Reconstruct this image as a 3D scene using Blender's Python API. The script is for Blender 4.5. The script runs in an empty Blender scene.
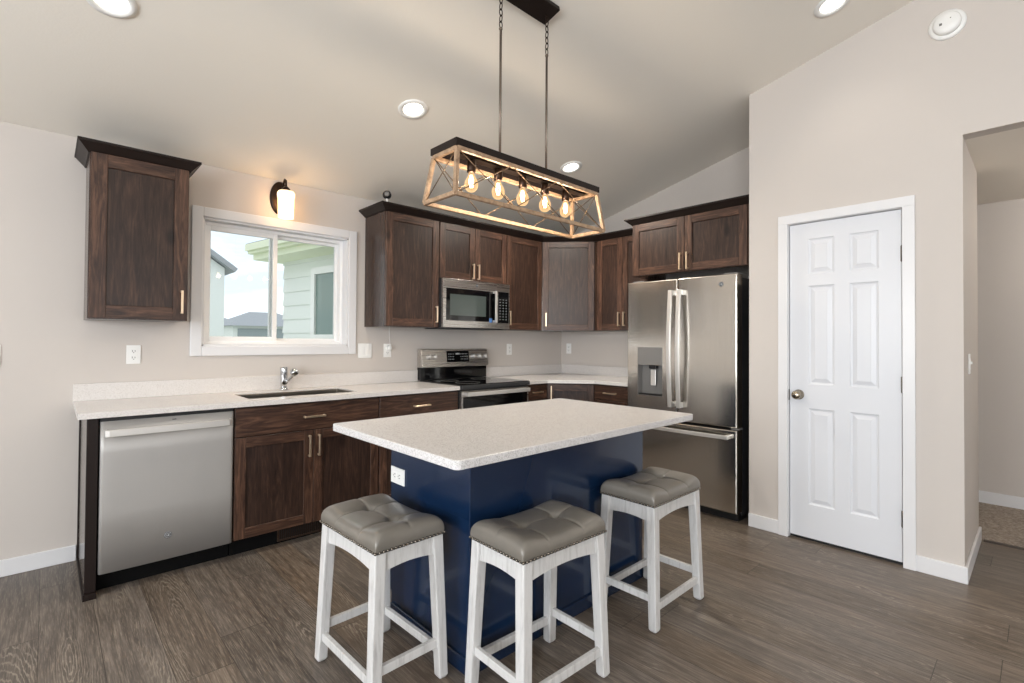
import bpy, bmesh, math, random
from mathutils import Vector, Matrix, Euler
random.seed(7)
S = bpy.context.scene
C = bpy.context.scene.collection
PI = math.pi

# ------------------------------------------------------------------ camera
cam_d = bpy.data.cameras.new('camera'); cam = bpy.data.objects.new('camera', cam_d); C.objects.link(cam)
S.camera = cam
F_PX, CX, CY, YAW, PIT, ROL = 496.62, 511.56, 334.32, 0.75243, 0.013075, 0.006768
fw = Vector((math.sin(YAW)*math.cos(PIT), math.cos(YAW)*math.cos(PIT), math.sin(PIT)))
rt = Vector((math.cos(YAW), -math.sin(YAW), 0)); up = rt.cross(fw)
r2 = math.cos(ROL)*rt + math.sin(ROL)*up; u2 = -math.sin(ROL)*rt + math.cos(ROL)*up
m = Matrix((r2, u2, -fw)).transposed().to_4x4(); m.translation = Vector((-4.3607, -3.8099, 1.2791))
cam.matrix_world = m
cam_d.sensor_width = 36; cam_d.lens = F_PX*36/1024
cam_d.shift_x = -(CX-512)/1024; cam_d.shift_y = (CY-341.5)/1024
cam_d.clip_start = 0.02; cam_d.clip_end = 300

# ------------------------------------------------------------------ view, world and added lights
S.view_settings.view_transform = 'Standard'; S.view_settings.look = 'None'
S.view_settings.gamma = 1; S.view_settings.use_curve_mapping = False
S.view_settings.exposure = -0.04
try:
    S.cycles.max_bounces = 10; S.cycles.diffuse_bounces = 6; S.cycles.glossy_bounces = 5
    S.cycles.transparent_max_bounces = 16; S.cycles.sample_clamp_indirect = 6
    S.cycles.caustics_reflective = False; S.cycles.caustics_refractive = False
except Exception: pass

W = bpy.data.worlds.new('sky'); S.world = W; W.use_nodes = True
nt = W.node_tree; nt.nodes.clear()
def wn(t, **k):
    n = nt.nodes.new(t)
    for a, b in k.items(): setattr(n, a, b)
    return n
tc = wn('ShaderNodeTexCoord'); mp = wn('ShaderNodeMapping'); mp.inputs['Scale'].default_value = (1.2, 1.2, 4.5)
nz = wn('ShaderNodeTexNoise'); nz.inputs['Scale'].default_value = 2.6; nz.inputs['Detail'].default_value = 7
cr = wn('ShaderNodeValToRGB'); cr.color_ramp.elements[0].position = .40; cr.color_ramp.elements[1].position = .60
cr.color_ramp.elements[0].color = (.60, .66, .74, 1); cr.color_ramp.elements[1].color = (1, 1, 1, 1)
bg = wn('ShaderNodeBackground'); bg.inputs['Strength'].default_value = 1.7
wo = wn('ShaderNodeOutputWorld')
nt.links.new(tc.outputs['Generated'], mp.inputs[0]); nt.links.new(mp.outputs[0], nz.inputs['Vector'])
nt.links.new(nz.outputs['Fac'], cr.inputs[0]); nt.links.new(cr.outputs[0], bg.inputs[0]); nt.links.new(bg.outputs[0], wo.inputs[0])

def area(name, loc, direction, sx, sy, power, col=(1, 1, 1), spread=PI):
    l = bpy.data.lights.new(name, 'AREA'); l.shape = 'RECTANGLE'; l.size = sx; l.size_y = sy
    l.energy = power; l.color = col; l.spread = spread
    o = bpy.data.objects.new(name, l); C.objects.link(o); o.location = loc
    o.rotation_euler = Vector(direction).to_track_quat('-Z', 'Y').to_euler()
    return o
# area lamps added to boost daylight, set in unseen openings of wall_rear and wall_left
DAY = (.925, .965, 1.0)
area('daylight_boost_patio', (-6.1, -8.72, 1.15), (0, 1, 0), 1.9, 2.0, 34, DAY)
area('daylight_boost_rear', (-3.2, -8.72, 1.55), (0, 1, 0), 2.1, 1.4, 20, DAY)
area('daylight_boost_left', (-7.42, -5.6, 1.55), (1, 0, 0), 2.0, 1.4, 165, DAY)
area('daylight_boost_left_near', (-7.42, -2.6, 1.55), (1, 0, 0), 1.6, 1.4, 112, DAY)
hl = bpy.data.lights.new('hall_fill', 'POINT'); hl.energy = 14; hl.color = (1, .93, .84); hl.shadow_soft_size = .1  # fill lamp added to brighten the hall, no fixture
ho = bpy.data.objects.new('hall_fill', hl); C.objects.link(ho); ho.location = (.35, -4.5, 2.25)

# ------------------------------------------------------------------ mesh builder
class MB:
    def __init__(s): s.v = []; s.f = []; s.mi = []; s.sm = []
    def add(s, vs, fs, mi=0, smooth=False, M=None):
        b = len(s.v)
        for p in vs:
            p = Vector(p)
            s.v.append(tuple(M @ p) if M else tuple(p))
        for f in fs: s.f.append([b+i for i in f]); s.mi.append(mi); s.sm.append(smooth)
        return s
    def box(s, x0, x1, y0, y1, z0, z1, mi=0, M=None):
        if x0 > x1: x0, x1 = x1, x0
        if y0 > y1: y0, y1 = y1, y0
        if z0 > z1: z0, z1 = z1, z0
        vs = [(x0,y0,z0),(x1,y0,z0),(x1,y1,z0),(x0,y1,z0),(x0,y0,z1),(x1,y0,z1),(x1,y1,z1),(x0,y1,z1)]
        return s.add(vs, [(0,3,2,1),(4,5,6,7),(0,1,5,4),(1,2,6,5),(2,3,7,6),(3,0,4,7)], mi, False, M)
    def prism(s, poly, z0, z1, mi=0, M=None):       # poly: ccw xy points
        n = len(poly)
        vs = [(x, y, z0) for x, y in poly] + [(x, y, z1) for x, y in poly]
        fs = [tuple(reversed(range(n))), tuple(range(n, 2*n))] + [(i, (i+1) % n, n+(i+1) % n, n+i) for i in range(n)]
        return s.add(vs, fs, mi, False, M)
    def loft(s, rings, mi=0, smooth=True, caps=True, closed=True, M=None):
        n = len(rings[0]); vs = [p for r in rings for p in r]; fs = []
        for k in range(len(rings)-1):
            for i in range(n if closed else n-1):
                j = (i+1) % n; fs.append((k*n+i, k*n+j, (k+1)*n+j, (k+1)*n+i))
        if caps: fs.append(tuple(reversed(range(n)))); fs.append(tuple(range((len(rings)-1)*n, len(rings)*n)))
        return s.add(vs, fs, mi, smooth, M)
    def lathe(s, prof, seg=24, mi=0, M=None, smooth=True, caps=True):       # prof: (r, z)
        rings = [[(r*math.cos(2*PI*i/seg), r*math.sin(2*PI*i/seg), z) for i in range(seg)] for r, z in prof]
        return s.loft(rings, mi, smooth, caps, True, M)
    def tube(s, pts, r, seg=10, mi=0, closed=False, M=None):
        pts = [Vector(p) for p in pts]; n = len(pts); rings = []
        ref = None
        for k in range(n):
            a = pts[(k-1) % n] if (closed or k > 0) else pts[k]
            b = pts[(k+1) % n] if (closed or k < n-1) else pts[k]
            t = (b-a).normalized()
            if ref is None:
                ref = Vector((0, 0, 1)) if abs(t.z) < .9 else Vector((1, 0, 0))
            x = (ref - t*ref.dot(t)).normalized(); ref = x; y = t.cross(x)
            rr = r[k] if isinstance(r, (list, tuple)) else r
            rings.append([tuple(pts[k] + x*math.cos(2*PI*i/seg)*rr + y*math.sin(2*PI*i/seg)*rr) for i in range(seg)])
        if closed: rings.append(rings[0])
        return s.loft(rings, mi, True, not closed, True, M)
    def bar(s, a, b, w, h, mi=0, upv=(0, 0, 1), M=None, w2=None, h2=None):      # rectangular bar between points
        a = Vector(a); b = Vector(b); t = (b-a).normalized(); u = Vector(upv); u = (u - t*u.dot(t)).normalized(); x = t.cross(u)
        w2 = w if w2 is None else w2; h2 = h if h2 is None else h2
        r = lambda p, w, h: [tuple(p - x*w/2 - u*h/2), tuple(p + x*w/2 - u*h/2), tuple(p + x*w/2 + u*h/2), tuple(p - x*w/2 + u*h/2)]
        return s.loft([r(a, w, h), r(b, w2, h2)], mi, False, True, True, M)
    def sphere(s, c, r, seg=12, rings=8, mi=0, sc=(1, 1, 1), M=None):
        rr = []
        for k in range(1, rings):
            t = PI*k/rings
            rr.append([(c[0]+r*sc[0]*math.sin(t)*math.cos(2*PI*i/seg), c[1]+r*sc[1]*math.sin(t)*math.sin(2*PI*i/seg), c[2]-r*sc[2]*math.cos(t)) for i in range(seg)])
        return s.loft(rr, mi, True, True, True, M)

def obj(name, mb, mats, parent=None, loc=None, rot=None, bevel=0, seg=2, kind=None, label=None, sub=0):
    me = bpy.data.meshes.new(name); me.from_pydata(mb.v, [], mb.f)
    for m_ in (mats if isinstance(mats, (list, tuple)) else [mats]): me.materials.append(m_)
    for i, p in enumerate(me.polygons): p.material_index = mb.mi[i]; p.use_smooth = mb.sm[i]
    bm = bmesh.new(); bm.from_mesh(me); bmesh.ops.recalc_face_normals(bm, faces=bm.faces); bm.to_mesh(me); bm.free()
    me.update()
    o = bpy.data.objects.new(name, me); C.objects.link(o)
    if loc: o.location = loc
    if rot: o.rotation_euler = rot
    if parent: o.parent = parent
    if bevel:
        b = o.modifiers.new('bevel', 'BEVEL'); b.width = bevel; b.segments = seg; b.limit_method = 'ANGLE'; b.angle_limit = math.radians(40)
        if bevel >= .002: b.harden_normals = False
    if sub:
        q = o.modifiers.new('sub', 'SUBSURF'); q.levels = sub; q.render_levels = sub
    if kind: o['kind'] = kind
    if label: o['label'] = label
    return o
def thing(name, label, cat, loc=(0, 0, 0), rz=0, group=None, kind=None):
    o = bpy.data.objects.new(name, None); C.objects.link(o); o.empty_display_size = .1
    o.location = loc; o.rotation_euler = (0, 0, rz)
    if label: o['label'] = label
    if cat: o['category'] = cat
    if group: o['group'] = group
    if kind: o['kind'] = kind
    return o
def tag(o, label, cat, group=None):
    o['label'] = label; o['category'] = cat
    if group: o['group'] = group
    return o
def struct(name, mb, mat, bevel=0, loc=None, parent=None):
    return obj(name, mb, mat, parent, loc=loc, bevel=bevel, kind='structure')
def dup(root, loc, rz, label=None):
    r = root.copy(); C.objects.link(r); r.location = loc; r.rotation_euler = (0, 0, rz)
    if label: r['label'] = label
    for ch in list(root.children):
        c = ch.copy(); C.objects.link(c); c.parent = r
        for g in list(ch.children):
            d = g.copy(); C.objects.link(d); d.parent = c
    return r

# ------------------------------------------------------------------ materials
def srgb(r, g, b):
    f = lambda c: (c/255/12.92) if c/255 <= .04045 else ((c/255+.055)/1.055)**2.4
    return (f(r), f(g), f(b), 1)
class NM:
    def __init__(s, name):
        s.m = bpy.data.materials.new(name); s.m.use_nodes = True; s.t = s.m.node_tree; s.t.nodes.clear()
        s.out = s.n('ShaderNodeOutputMaterial'); s.b = s.n('ShaderNodeBsdfPrincipled'); s.l(s.b.outputs[0], s.out.inputs[0])
    def n(s, t, **k):
        x = s.t.nodes.new(t)
        for a, b in k.items(): setattr(x, a, b)
        return x
    def l(s, a, b): s.t.links.new(a, b)
    def math(s, op, a, b=None, c=None):
        x = s.n('ShaderNodeMath', operation=op)
        for i, v in enumerate((a, b, c)):
            if v is None: continue
            if isinstance(v, (int, float)): x.inputs[i].default_value = v
            else: s.l(v, x.inputs[i])
        return x.outputs[0]
    def ramp(s, fac, stops):
        r = s.n('ShaderNodeValToRGB'); e = r.color_ramp.elements
        while len(e) < len(stops): e.new(.5)
        for i, (p, c) in enumerate(stops):
            e[i].position = p; e[i].color = c if len(c) == 4 else (*c, 1)
        s.l(fac, r.inputs[0]); return r.outputs[0]
    def mix(s, fac, a, b, blend='MIX'):
        x = s.n('ShaderNodeMix', data_type='RGBA', blend_type=blend)
        for i, v in ((0, fac), (6, a), (7, b)):
            if isinstance(v, (int, float)): x.inputs[i].default_value = v
            elif isinstance(v, tuple): x.inputs[i].default_value = v
            else: s.l(v, x.inputs[i])
        return x.outputs[2]
    def noise(s, vec, scale, detail=3, rough=.5, dist=0):
        x = s.n('ShaderNodeTexNoise'); x.inputs['Scale'].default_value = scale; x.inputs['Detail'].default_value = detail
        x.inputs['Roughness'].default_value = rough; x.inputs['Distortion'].default_value = dist
        if vec is not None: s.l(vec, x.inputs['Vector'])
        return x.outputs['Fac']
    def coord(s, scale=(1, 1, 1), rand=0, world=False):
        if world: v = s.n('ShaderNodeNewGeometry').outputs['Position']
        else: v = s.n('ShaderNodeTexCoord').outputs['Object']
        if rand:
            oi = s.n('ShaderNodeObjectInfo'); a = s.n('ShaderNodeVectorMath', operation='SCALE'); a.inputs[0].default_value = (rand, rand*1.7, rand*.6)
            s.l(oi.outputs['Random'], a.inputs['Scale']); b = s.n('ShaderNodeVectorMath', operation='ADD'); s.l(v, b.inputs[0]); s.l(a.outputs[0], b.inputs[1]); v = b.outputs[0]
        mp = s.n('ShaderNodeMapping'); mp.inputs['Scale'].default_value = scale; s.l(v, mp.inputs[0]); return mp.outputs[0]
    def bump(s, h, strength=.2, dist=.01):
        b = s.n('ShaderNodeBump'); b.inputs['Strength'].default_value = strength; b.inputs['Distance'].default_value = dist
        s.l(h, b.inputs['Height']); s.l(b.outputs[0], s.b.inputs['Normal'])
    def set(s, **k):
        for a, v in k.items():
            i = s.b.inputs[a.replace('_', ' ')]
            if hasattr(v, 'is_linked') or hasattr(v, 'links'): s.l(v, i)
            else: i.default_value = v
        return s

def plain(name, col, rough=.5, metal=0, bump=None, coat=0, spec=.5):
    a = NM(name); a.b.inputs['Specular IOR Level'].default_value = spec; a.set(Base_Color=col, Roughness=rough, Metallic=metal)
    if coat: a.set(Coat_Weight=coat, Coat_Roughness=.08)
    if bump: a.bump(a.noise(a.coord(), bump[0], 3), bump[1], bump[2])
    else:
        n_ = a.noise(a.coord(), 30, 2); a.l(a.math('MULTIPLY_ADD', n_, .06, rough-.03), a.b.inputs['Roughness'])
    return a.m
def emit(name, col, st):
    a = NM(name); a.set(Base_Color=col, Roughness=.4); a.b.inputs['Emission Color'].default_value = col; a.b.inputs['Emission Strength'].default_value = st
    return a.m

def paint(name, col, bs=.08):
    a = NM(name); v = a.coord(world=True)
    n1 = a.noise(v, 1.2, 2); c = a.mix(a.math('MULTIPLY', n1, .1), col, (col[0]*.9, col[1]*.9, col[2]*.9, 1))
    a.l(c, a.b.inputs['Base Color']); a.set(Roughness=.6); a.b.inputs['Specular IOR Level'].default_value = .3
    a.bump(a.noise(v, 90, 3), bs, .003); return a.m
M_WALL = paint('greige_wall_paint', srgb(204, 197, 191))
M_CEIL = paint('ceiling_paint', srgb(240, 235, 226), .16)
M_TRIM = plain('white_trim_paint', srgb(224, 224, 226), .32)
M_DOOR = plain('white_door_paint', srgb(218, 220, 225), .35)
M_VINYL = plain('white_vinyl', srgb(240, 240, 240), .3)

def wood(name, axis, c0, c1, c2, rough=.36):
    a = NM(name)
    st = (14, 14, 1.3) if axis == 'z' else (1.3, 14, 14)
    kn = (5, 5, 2.2) if axis == 'z' else (2.2, 5, 5)
    v = a.coord(st, rand=9); g = a.noise(v, 1.9, 9, .66, 2.2)
    v2 = a.coord(kn, rand=5); k = a.noise(v2, 1.1, 3, .5, 1.6)
    fine = a.noise(a.coord(tuple(x*9 for x in st), rand=3), 1.0, 4, .6)
    col = a.ramp(g, [(.31, c0), (.5, c1), (.72, c2)])
    col = a.mix(a.math('MULTIPLY', a.math('SUBTRACT', k, .5), 1.1), col, c0)
    vo = a.n('ShaderNodeTexVoronoi'); vo.inputs['Scale'].default_value = 1.15; a.l(a.coord((3.2, 3.2, 1.6) if axis == 'z' else (1.6, 3.2, 3.2), rand=4), vo.inputs['Vector'])
    knot = a.ramp(vo.outputs['Distance'], [(.0, (.02, .012, .008)), (.05, (.10, .05, .025)), (.11, (1, 1, 1))])
    col = a.mix(.75, col, knot, 'MULTIPLY')
    col = a.mix(a.math('MULTIPLY', a.ramp(fine, [(.4, (0, 0, 0)), (.7, (1, 1, 1))]), .45), col, (c0[0]*.5, c0[1]*.5, c0[2]*.5, 1))
    oi = a.n('ShaderNodeObjectInfo'); hsv = a.n('ShaderNodeHueSaturation'); a.l(a.math('MULTIPLY_ADD', oi.outputs['Random'], .35, .85), hsv.inputs['Value']); a.l(col, hsv.inputs['Color'])
    a.l(hsv.outputs[0], a.b.inputs['Base Color']); a.l(a.math('MULTIPLY_ADD', g, .14, rough-.07), a.b.inputs['Roughness']); a.b.inputs['Specular IOR Level'].default_value = .42
    a.bump(g, .08, .002); return a.m
cf = (srgb(38, 26, 21), srgb(76, 53, 42), srgb(118, 86, 68))
cp = (srgb(33, 23, 19), srgb(55, 39, 32), srgb(80, 58, 47))  # panel tones of the same wood, darkened for shade in the recess
W_V = wood('stained_alder_upright', 'z', *cf); W_H = wood('stained_alder_level', 'x', *cf); W_P = wood('stained_alder_panel_shaded', 'z', *cp)
W_PH = wood('stained_alder_drawer', 'x', *cf)
W_SIDE = wood('stained_cabinet_side', 'z', srgb(48, 36, 31), srgb(66, 50, 43), srgb(84, 64, 54), .22)
M_DARK = plain('dark_stain', srgb(28, 19, 16), .45, spec=.25)
M_CROWN = plain('dark_crown_stain', srgb(31, 22, 19), .45, spec=.3)
M_TOE = plain('black_toe_kick', srgb(7, 7, 7), .7, spec=.15)
M_PULL = plain('champagne_brass', srgb(236, 212, 182), .36, 1)

def steel(name, col, axis, rough=.24, amp=.05):
    a = NM(name); sc = {'z': (60, 60, .6), 'x': (.6, 60, 60)}[axis]
    n_ = a.noise(a.coord(sc), 2, 4); a.set(Base_Color=col, Metallic=1.0)
    a.l(a.math('MULTIPLY_ADD', n_, .12, rough-.06), a.b.inputs['Roughness'])
    wav = a.noise(a.coord((5, 5, .5)), 1.0, 1)
    a.bump(a.math('ADD', a.math('MULTIPLY', n_, .02), a.math('MULTIPLY', wav, 1.0)), amp, .02)
    a.b.inputs['Anisotropic'].default_value = .5
    return a.m
M_STEEL = steel('brushed_steel', srgb(184, 182, 180), 'z', .50, .02)
M_DW = steel('coated_steel', srgb(172, 169, 166), 'z', .5, .01)
M_DW.node_tree.nodes['Principled BSDF'].inputs['Metallic'].default_value = .38
M_STEELH = steel('brushed_steel_level', srgb(204, 200, 195), 'x', .28, .001)
M_SLATE = steel('dark_brushed_steel', srgb(206, 201, 193), 'z', .18, .12)
M_CHROME = plain('chrome', srgb(210, 212, 215), .08, 1)
M_HANDLE = plain('satin_steel_handle', srgb(222, 219, 215), .3, .6)
M_BLACKG = plain('black_glass', srgb(10, 10, 12), .06)
M_GREYG = plain('grey_tinted_glass', srgb(70, 78, 76), .12)
M_BLACK = plain('black_plastic', srgb(22, 22, 24), .4)
M_CASE = plain('dark_grey_case', srgb(48, 48, 50), .45)
M_GREYP = plain('grey_plastic', srgb(120, 118, 116), .35)
M_WHITEP = plain('white_plastic', srgb(238, 238, 236), .35)
M_BRONZE = plain('oil_rubbed_bronze', srgb(52, 38, 30), .35, .8)
M_LOGO = plain('grey_emblem', srgb(64, 64, 67), .4)
M_MARK = plain('pale_legend', srgb(205, 208, 210), .5)
M_NAIL = plain('antique_nickel', srgb(128, 121, 112), .25, 1)
M_WELT = plain('dark_welt_band', srgb(46, 42, 38), .5)
M_BLUE = plain('navy_blue_paint', srgb(15, 36, 64), .24, coat=.3)
M_KNOB = plain('satin_nickel', srgb(170, 160, 145), .2, 1)

def quartz(name, base, d1, d2, sc):
    a = NM(name); v = a.coord(world=True)
    n1 = a.noise(v, sc, 2, .6); vo = a.n('ShaderNodeTexVoronoi'); vo.inputs['Scale'].default_value = sc*1.2; a.l(v, vo.inputs['Vector'])
    sp = a.ramp(n1, [(.40, (1, 1, 1)), (.60, (0, 0, 0))])
    sel = a.ramp(vo.outputs['Color'], [(.0, (1, 1, 1)), (.30, (1, 1, 1)), (.34, (0, 0, 0))])
    col = a.mix(a.math('MULTIPLY', sel, .75), base, d1); col = a.mix(a.math('MULTIPLY', sp, .45), col, d2)
    a.l(col, a.b.inputs['Base Color']); a.set(Roughness=.22); return a.m
M_QUARTZ = quartz('white_quartz', srgb(221, 217, 214), srgb(198, 192, 188), srgb(208, 203, 199), 260)
M_QUARTZ2 = quartz('speckled_grey_quartz', srgb(218, 216, 216), srgb(160, 157, 155), srgb(196, 193, 192), 300)

def floor_mat():
    a = NM('grey_brown_oak_planks'); g = a.n('ShaderNodeNewGeometry'); sx = a.n('ShaderNodeSeparateXYZ'); a.l(g.outputs['Position'], sx.inputs[0])
    wid, ln = .19, 1.5
    u = a.math('DIVIDE', sx.outputs[0], wid); i = a.math('FLOOR', u); fu = a.math('FRACT', u)
    wn1 = a.n('ShaderNodeTexWhiteNoise', noise_dimensions='1D'); a.l(i, wn1.inputs['W'])
    v = a.math('ADD', a.math('DIVIDE', sx.outputs[1], ln), a.math('MULTIPLY', wn1.outputs['Value'], 5.3)); j = a.math('FLOOR', v); fv = a.math('FRACT', v)
    cb = a.n('ShaderNodeCombineXYZ'); a.l(i, cb.inputs[0]); a.l(j, cb.inputs[1])
    wn2 = a.n('ShaderNodeTexWhiteNoise', noise_dimensions='2D'); a.l(cb.outputs[0], wn2.inputs['Vector']); rnd = wn2.outputs['Value']
    # per plank coordinates
    c2 = a.n('ShaderNodeCombineXYZ'); a.l(a.math('ADD', sx.outputs[0], a.math('MULTIPLY', rnd, 31.)), c2.inputs[0]); a.l(sx.outputs[1], c2.inputs[1]); a.l(a.math('MULTIPLY', rnd, 7.), c2.inputs[2])
    def mapv(sc):
        mpn = a.n('ShaderNodeMapping'); mpn.inputs['Scale'].default_value = sc; a.l(c2.outputs[0], mpn.inputs[0]); return mpn.outputs[0]
    grain = a.noise(mapv((34, 1.6, 1)), 1.6, 8, .65, .5)
    blot = a.noise(mapv((5, 1.0, 1)), 1.4, 4, .6, .5)
    fine = a.noise(mapv((260, 9, 1)), 1.0, 4, .7)
    wav = a.n('ShaderNodeTexWave', wave_type='RINGS', rings_direction='Z'); wav.inputs['Scale'].default_value = 1.6
    wav.inputs['Distortion'].default_value = 7; wav.inputs['Detail'].default_value = 4; wav.inputs['Detail Scale'].default_value = 1.4; wav.inputs['Detail Roughness'].default_value = .6
    # cathedral arcs near a plank centre
    lx = a.math('MULTIPLY', a.math('SUBTRACT', fu, .5), 5.0)
    ly = a.math('MULTIPLY', a.math('SUBTRACT', fv, a.math('MULTIPLY_ADD', rnd, .6, .2)), 4.2)
    c3 = a.n('ShaderNodeCombineXYZ'); a.l(lx, c3.inputs[0]); a.l(ly, c3.inputs[1]); a.l(a.math('MULTIPLY', rnd, 9.), c3.inputs[2]); a.l(c3.outputs[0], wav.inputs['Vector'])
    streak = a.ramp(wav.outputs['Fac'], [(.80, (0, 0, 0)), (.93, (1, 1, 1))])
    mask = a.ramp(blot, [(.50, (0, 0, 0)), (.62, (1, 1, 1))])
    col = a.ramp(grain, [(.28, srgb(68, 58, 50)), (.5, srgb(108, 96, 85)), (.74, srgb(150, 136, 121))])
    col = a.mix(a.math('MULTIPLY', blot, .6), col, srgb(78, 68, 61))
    hsv = a.n('ShaderNodeHueSaturation'); a.l(a.math('MULTIPLY_ADD', rnd, .48, .68), hsv.inputs['Value']); a.l(a.math('MULTIPLY_ADD', wn1.outputs['Value'], .5, .75), hsv.inputs['Saturation']); a.l(col, hsv.inputs['Color']); col = hsv.outputs[0]
    col = a.mix(a.math('MULTIPLY', a.ramp(fine, [(.50, (0, 0, 0)), (.70, (1, 1, 1))]), .5), col, srgb(172, 159, 142))
    col = a.mix(a.math('MULTIPLY', a.ramp(a.noise(mapv((320, 22, 3)), 1.0, 5, .75), [(.50, (0, 0, 0)), (.72, (1, 1, 1))]), .35), col, srgb(62, 52, 45))
    col = a.mix(a.math('MULTIPLY', a.math('MULTIPLY', streak, mask), .42), col, srgb(176, 165, 150))
    e1 = a.math('LESS_THAN', fu, .013); e2 = a.math('LESS_THAN', fv, .0022); gap = a.math('MAXIMUM', e1, e2)
    col = a.mix(a.math('MULTIPLY', gap, .7), col, srgb(40, 33, 29))
    a.l(col, a.b.inputs['Base Color']); a.l(a.math('MULTIPLY_ADD', grain, .2, .30), a.b.inputs['Roughness'])
    a.bump(a.math('SUBTRACT', a.math('MULTIPLY', grain, .25), gap), .22, .0025); return a.m
M_FLOOR = floor_mat()
def carpet_mat():
    a = NM('beige_carpet_pile'); v = a.coord(world=True); n1 = a.noise(v, 60, 4, .7); col = a.ramp(n1, [(.3, srgb(120, 110, 100)), (.7, srgb(196, 184, 172))])
    a.l(col, a.b.inputs['Base Color']); a.set(Roughness=1.0); a.bump(n1, 1.0, .01); return a.m
M_CARPET = carpet_mat()
def leather_mat():
    a = NM('taupe_grey_leather'); v = a.coord(); n1 = a.noise(v, 220, 3, .6); n2 = a.noise(v, 14, 3)
    a.l(a.mix(n2, srgb(106, 102, 95), srgb(127, 121, 113)), a.b.inputs['Base Color']); a.set(Roughness=.33, Coat_Weight=.35, Coat_Roughness=.2); a.bump(n1, .10, .001); return a.m
M_LEATHER = leather_mat()
def distressed(name, base, worn):
    a = NM(name); n1 = a.noise(a.coord((40, 40, 4), rand=3), 1.5, 5, .7); col = a.mix(a.ramp(n1, [(.5, (0, 0, 0)), (.75, (1, 1, 1))]), base, worn)
    a.l(col, a.b.inputs['Base Color']); a.set(Roughness=.45); a.bump(n1, .1, .001); return a.m
M_STOOL = distressed('whitewashed_wood', srgb(208, 207, 206), srgb(176, 174, 172))
def lampwood():
    a = NM('weathered_oak_frame'); n1 = a.noise(a.coord((30, 30, 30), rand=3), 1.2, 5, .7, .6)
    a.l(a.ramp(n1, [(.3, srgb(122, 96, 74)), (.7, srgb(190, 160, 130))]), a.b.inputs['Base Color']); a.set(Roughness=.5); return a.m
M_LWOOD = lampwood()
def glass_pane(name, tint=(1, 1, 1, 1), gl=.04):
    a = NM(name); tr = a.n('ShaderNodeBsdfTransparent'); tr.inputs[0].default_value = tint; g = a.n('ShaderNodeBsdfGlossy'); g.inputs['Roughness'].default_value = .02
    fr = a.n('ShaderNodeFresnel'); fr.inputs['IOR'].default_value = 1.3; mx = a.n('ShaderNodeMixShader'); a.l(fr.outputs[0], mx.inputs[0])
    a.l(tr.outputs[0], mx.inputs[1]); a.l(g.outputs[0], mx.inputs[2]); a.t.nodes.remove(a.b); a.l(mx.outputs[0], a.out.inputs[0]); return a.m
M_GLASS = glass_pane('window_glass', (.97, .99, .98, 1))
def bulbglass():
    a = NM('clear_bulb_glass'); tr = a.n('ShaderNodeBsdfTransparent'); tr.inputs[0].default_value = (1, .93, .82, 1); e = a.n('ShaderNodeEmission'); e.inputs[0].default_value = (1, .62, .30, 1); e.inputs[1].default_value = 1.6
    lw = a.n('ShaderNodeLayerWeight'); lw.inputs[0].default_value = .45; mx = a.n('ShaderNodeMixShader'); a.l(a.math('MULTIPLY_ADD', lw.outputs['Facing'], .5, .22), mx.inputs[0]); a.l(tr.outputs[0], mx.inputs[1]); a.l(e.outputs[0], mx.inputs[2])
    a.t.nodes.remove(a.b); a.l(mx.outputs[0], a.out.inputs[0]); return a.m
M_BULB = bulbglass()
M_FIL = emit('glowing_filament', (1, .72, .42, 1), 22)
M_LENS = emit('lit_downlight_lens', (1, .95, .86, 1), 5)
def shade_mat():
    a = NM('lit_frosted_glass'); a.set(Base_Color=(.9, .85, .75, 1), Roughness=.4); a.b.inputs['Emission Color'].default_value = (1, .86, .68, 1); a.b.inputs['Emission Strength'].default_value = .9
    tr = a.n('ShaderNodeBsdfTransparent'); tr.inputs[0].default_value = (1, .9, .75, 1); mx = a.n('ShaderNodeMixShader'); mx.inputs[0].default_value = .3
    a.l(a.b.outputs[0], mx.inputs[1]); a.l(tr.outputs[0], mx.inputs[2]); a.l(mx.outputs[0], a.out.inputs[0]); return a.m
M_SHADE = shade_mat()

# ------------------------------------------------------------------ room shell
CZ = lambda y: 2.4428 - .2418*y if y > -4.4 else 2.4428 + .2418*(y+8.8)
struct('floor', MB().box(-7.5, .10, -8.8, 0, -.08, 0), M_FLOOR)
struct('floor_carpet', MB().box(.10, 1.15, -5.4, -1.6, -.08, .008), M_CARPET)
prof = [(.17, CZ(.17)), (-4.4, CZ(-4.4)), (-8.97, CZ(-8.8)-.041)]
cb = MB(); x0, x1 = -7.67, 0.0
vs = []
for x in (x0, x1):
    for y, z in prof: vs.append((x, y, z))
    for y, z in reversed(prof): vs.append((x, y, z+.12))
cb.add(vs, [(0, 1, 2, 3, 4, 5), (11, 10, 9, 8, 7, 6)] + [(i, (i+1) % 6, 6+(i+1) % 6, 6+i) for i in range(6)])
struct('ceiling', cb, M_CEIL)
struct('ceiling_hall', MB().box(-.66, 1.25, -5.4, -2.45, 2.41, 2.46).box(.10, 1.25, -2.45, -1.6, 2.41, 2.46), M_CEIL)
WX0, WX1, WZ0, WZ1 = -3.612, -2.598, 1.230, 2.090     # window opening
struct('wall_back', MB().box(-7.67, WX0, 0, .17, 0, 2.44).box(WX1, 0.1, 0, .17, 0, 2.44).box(WX0, WX1, 0, .17, 0, WZ0).box(WX0, WX1, 0, .17, WZ1, 2.44), M_WALL)
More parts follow.
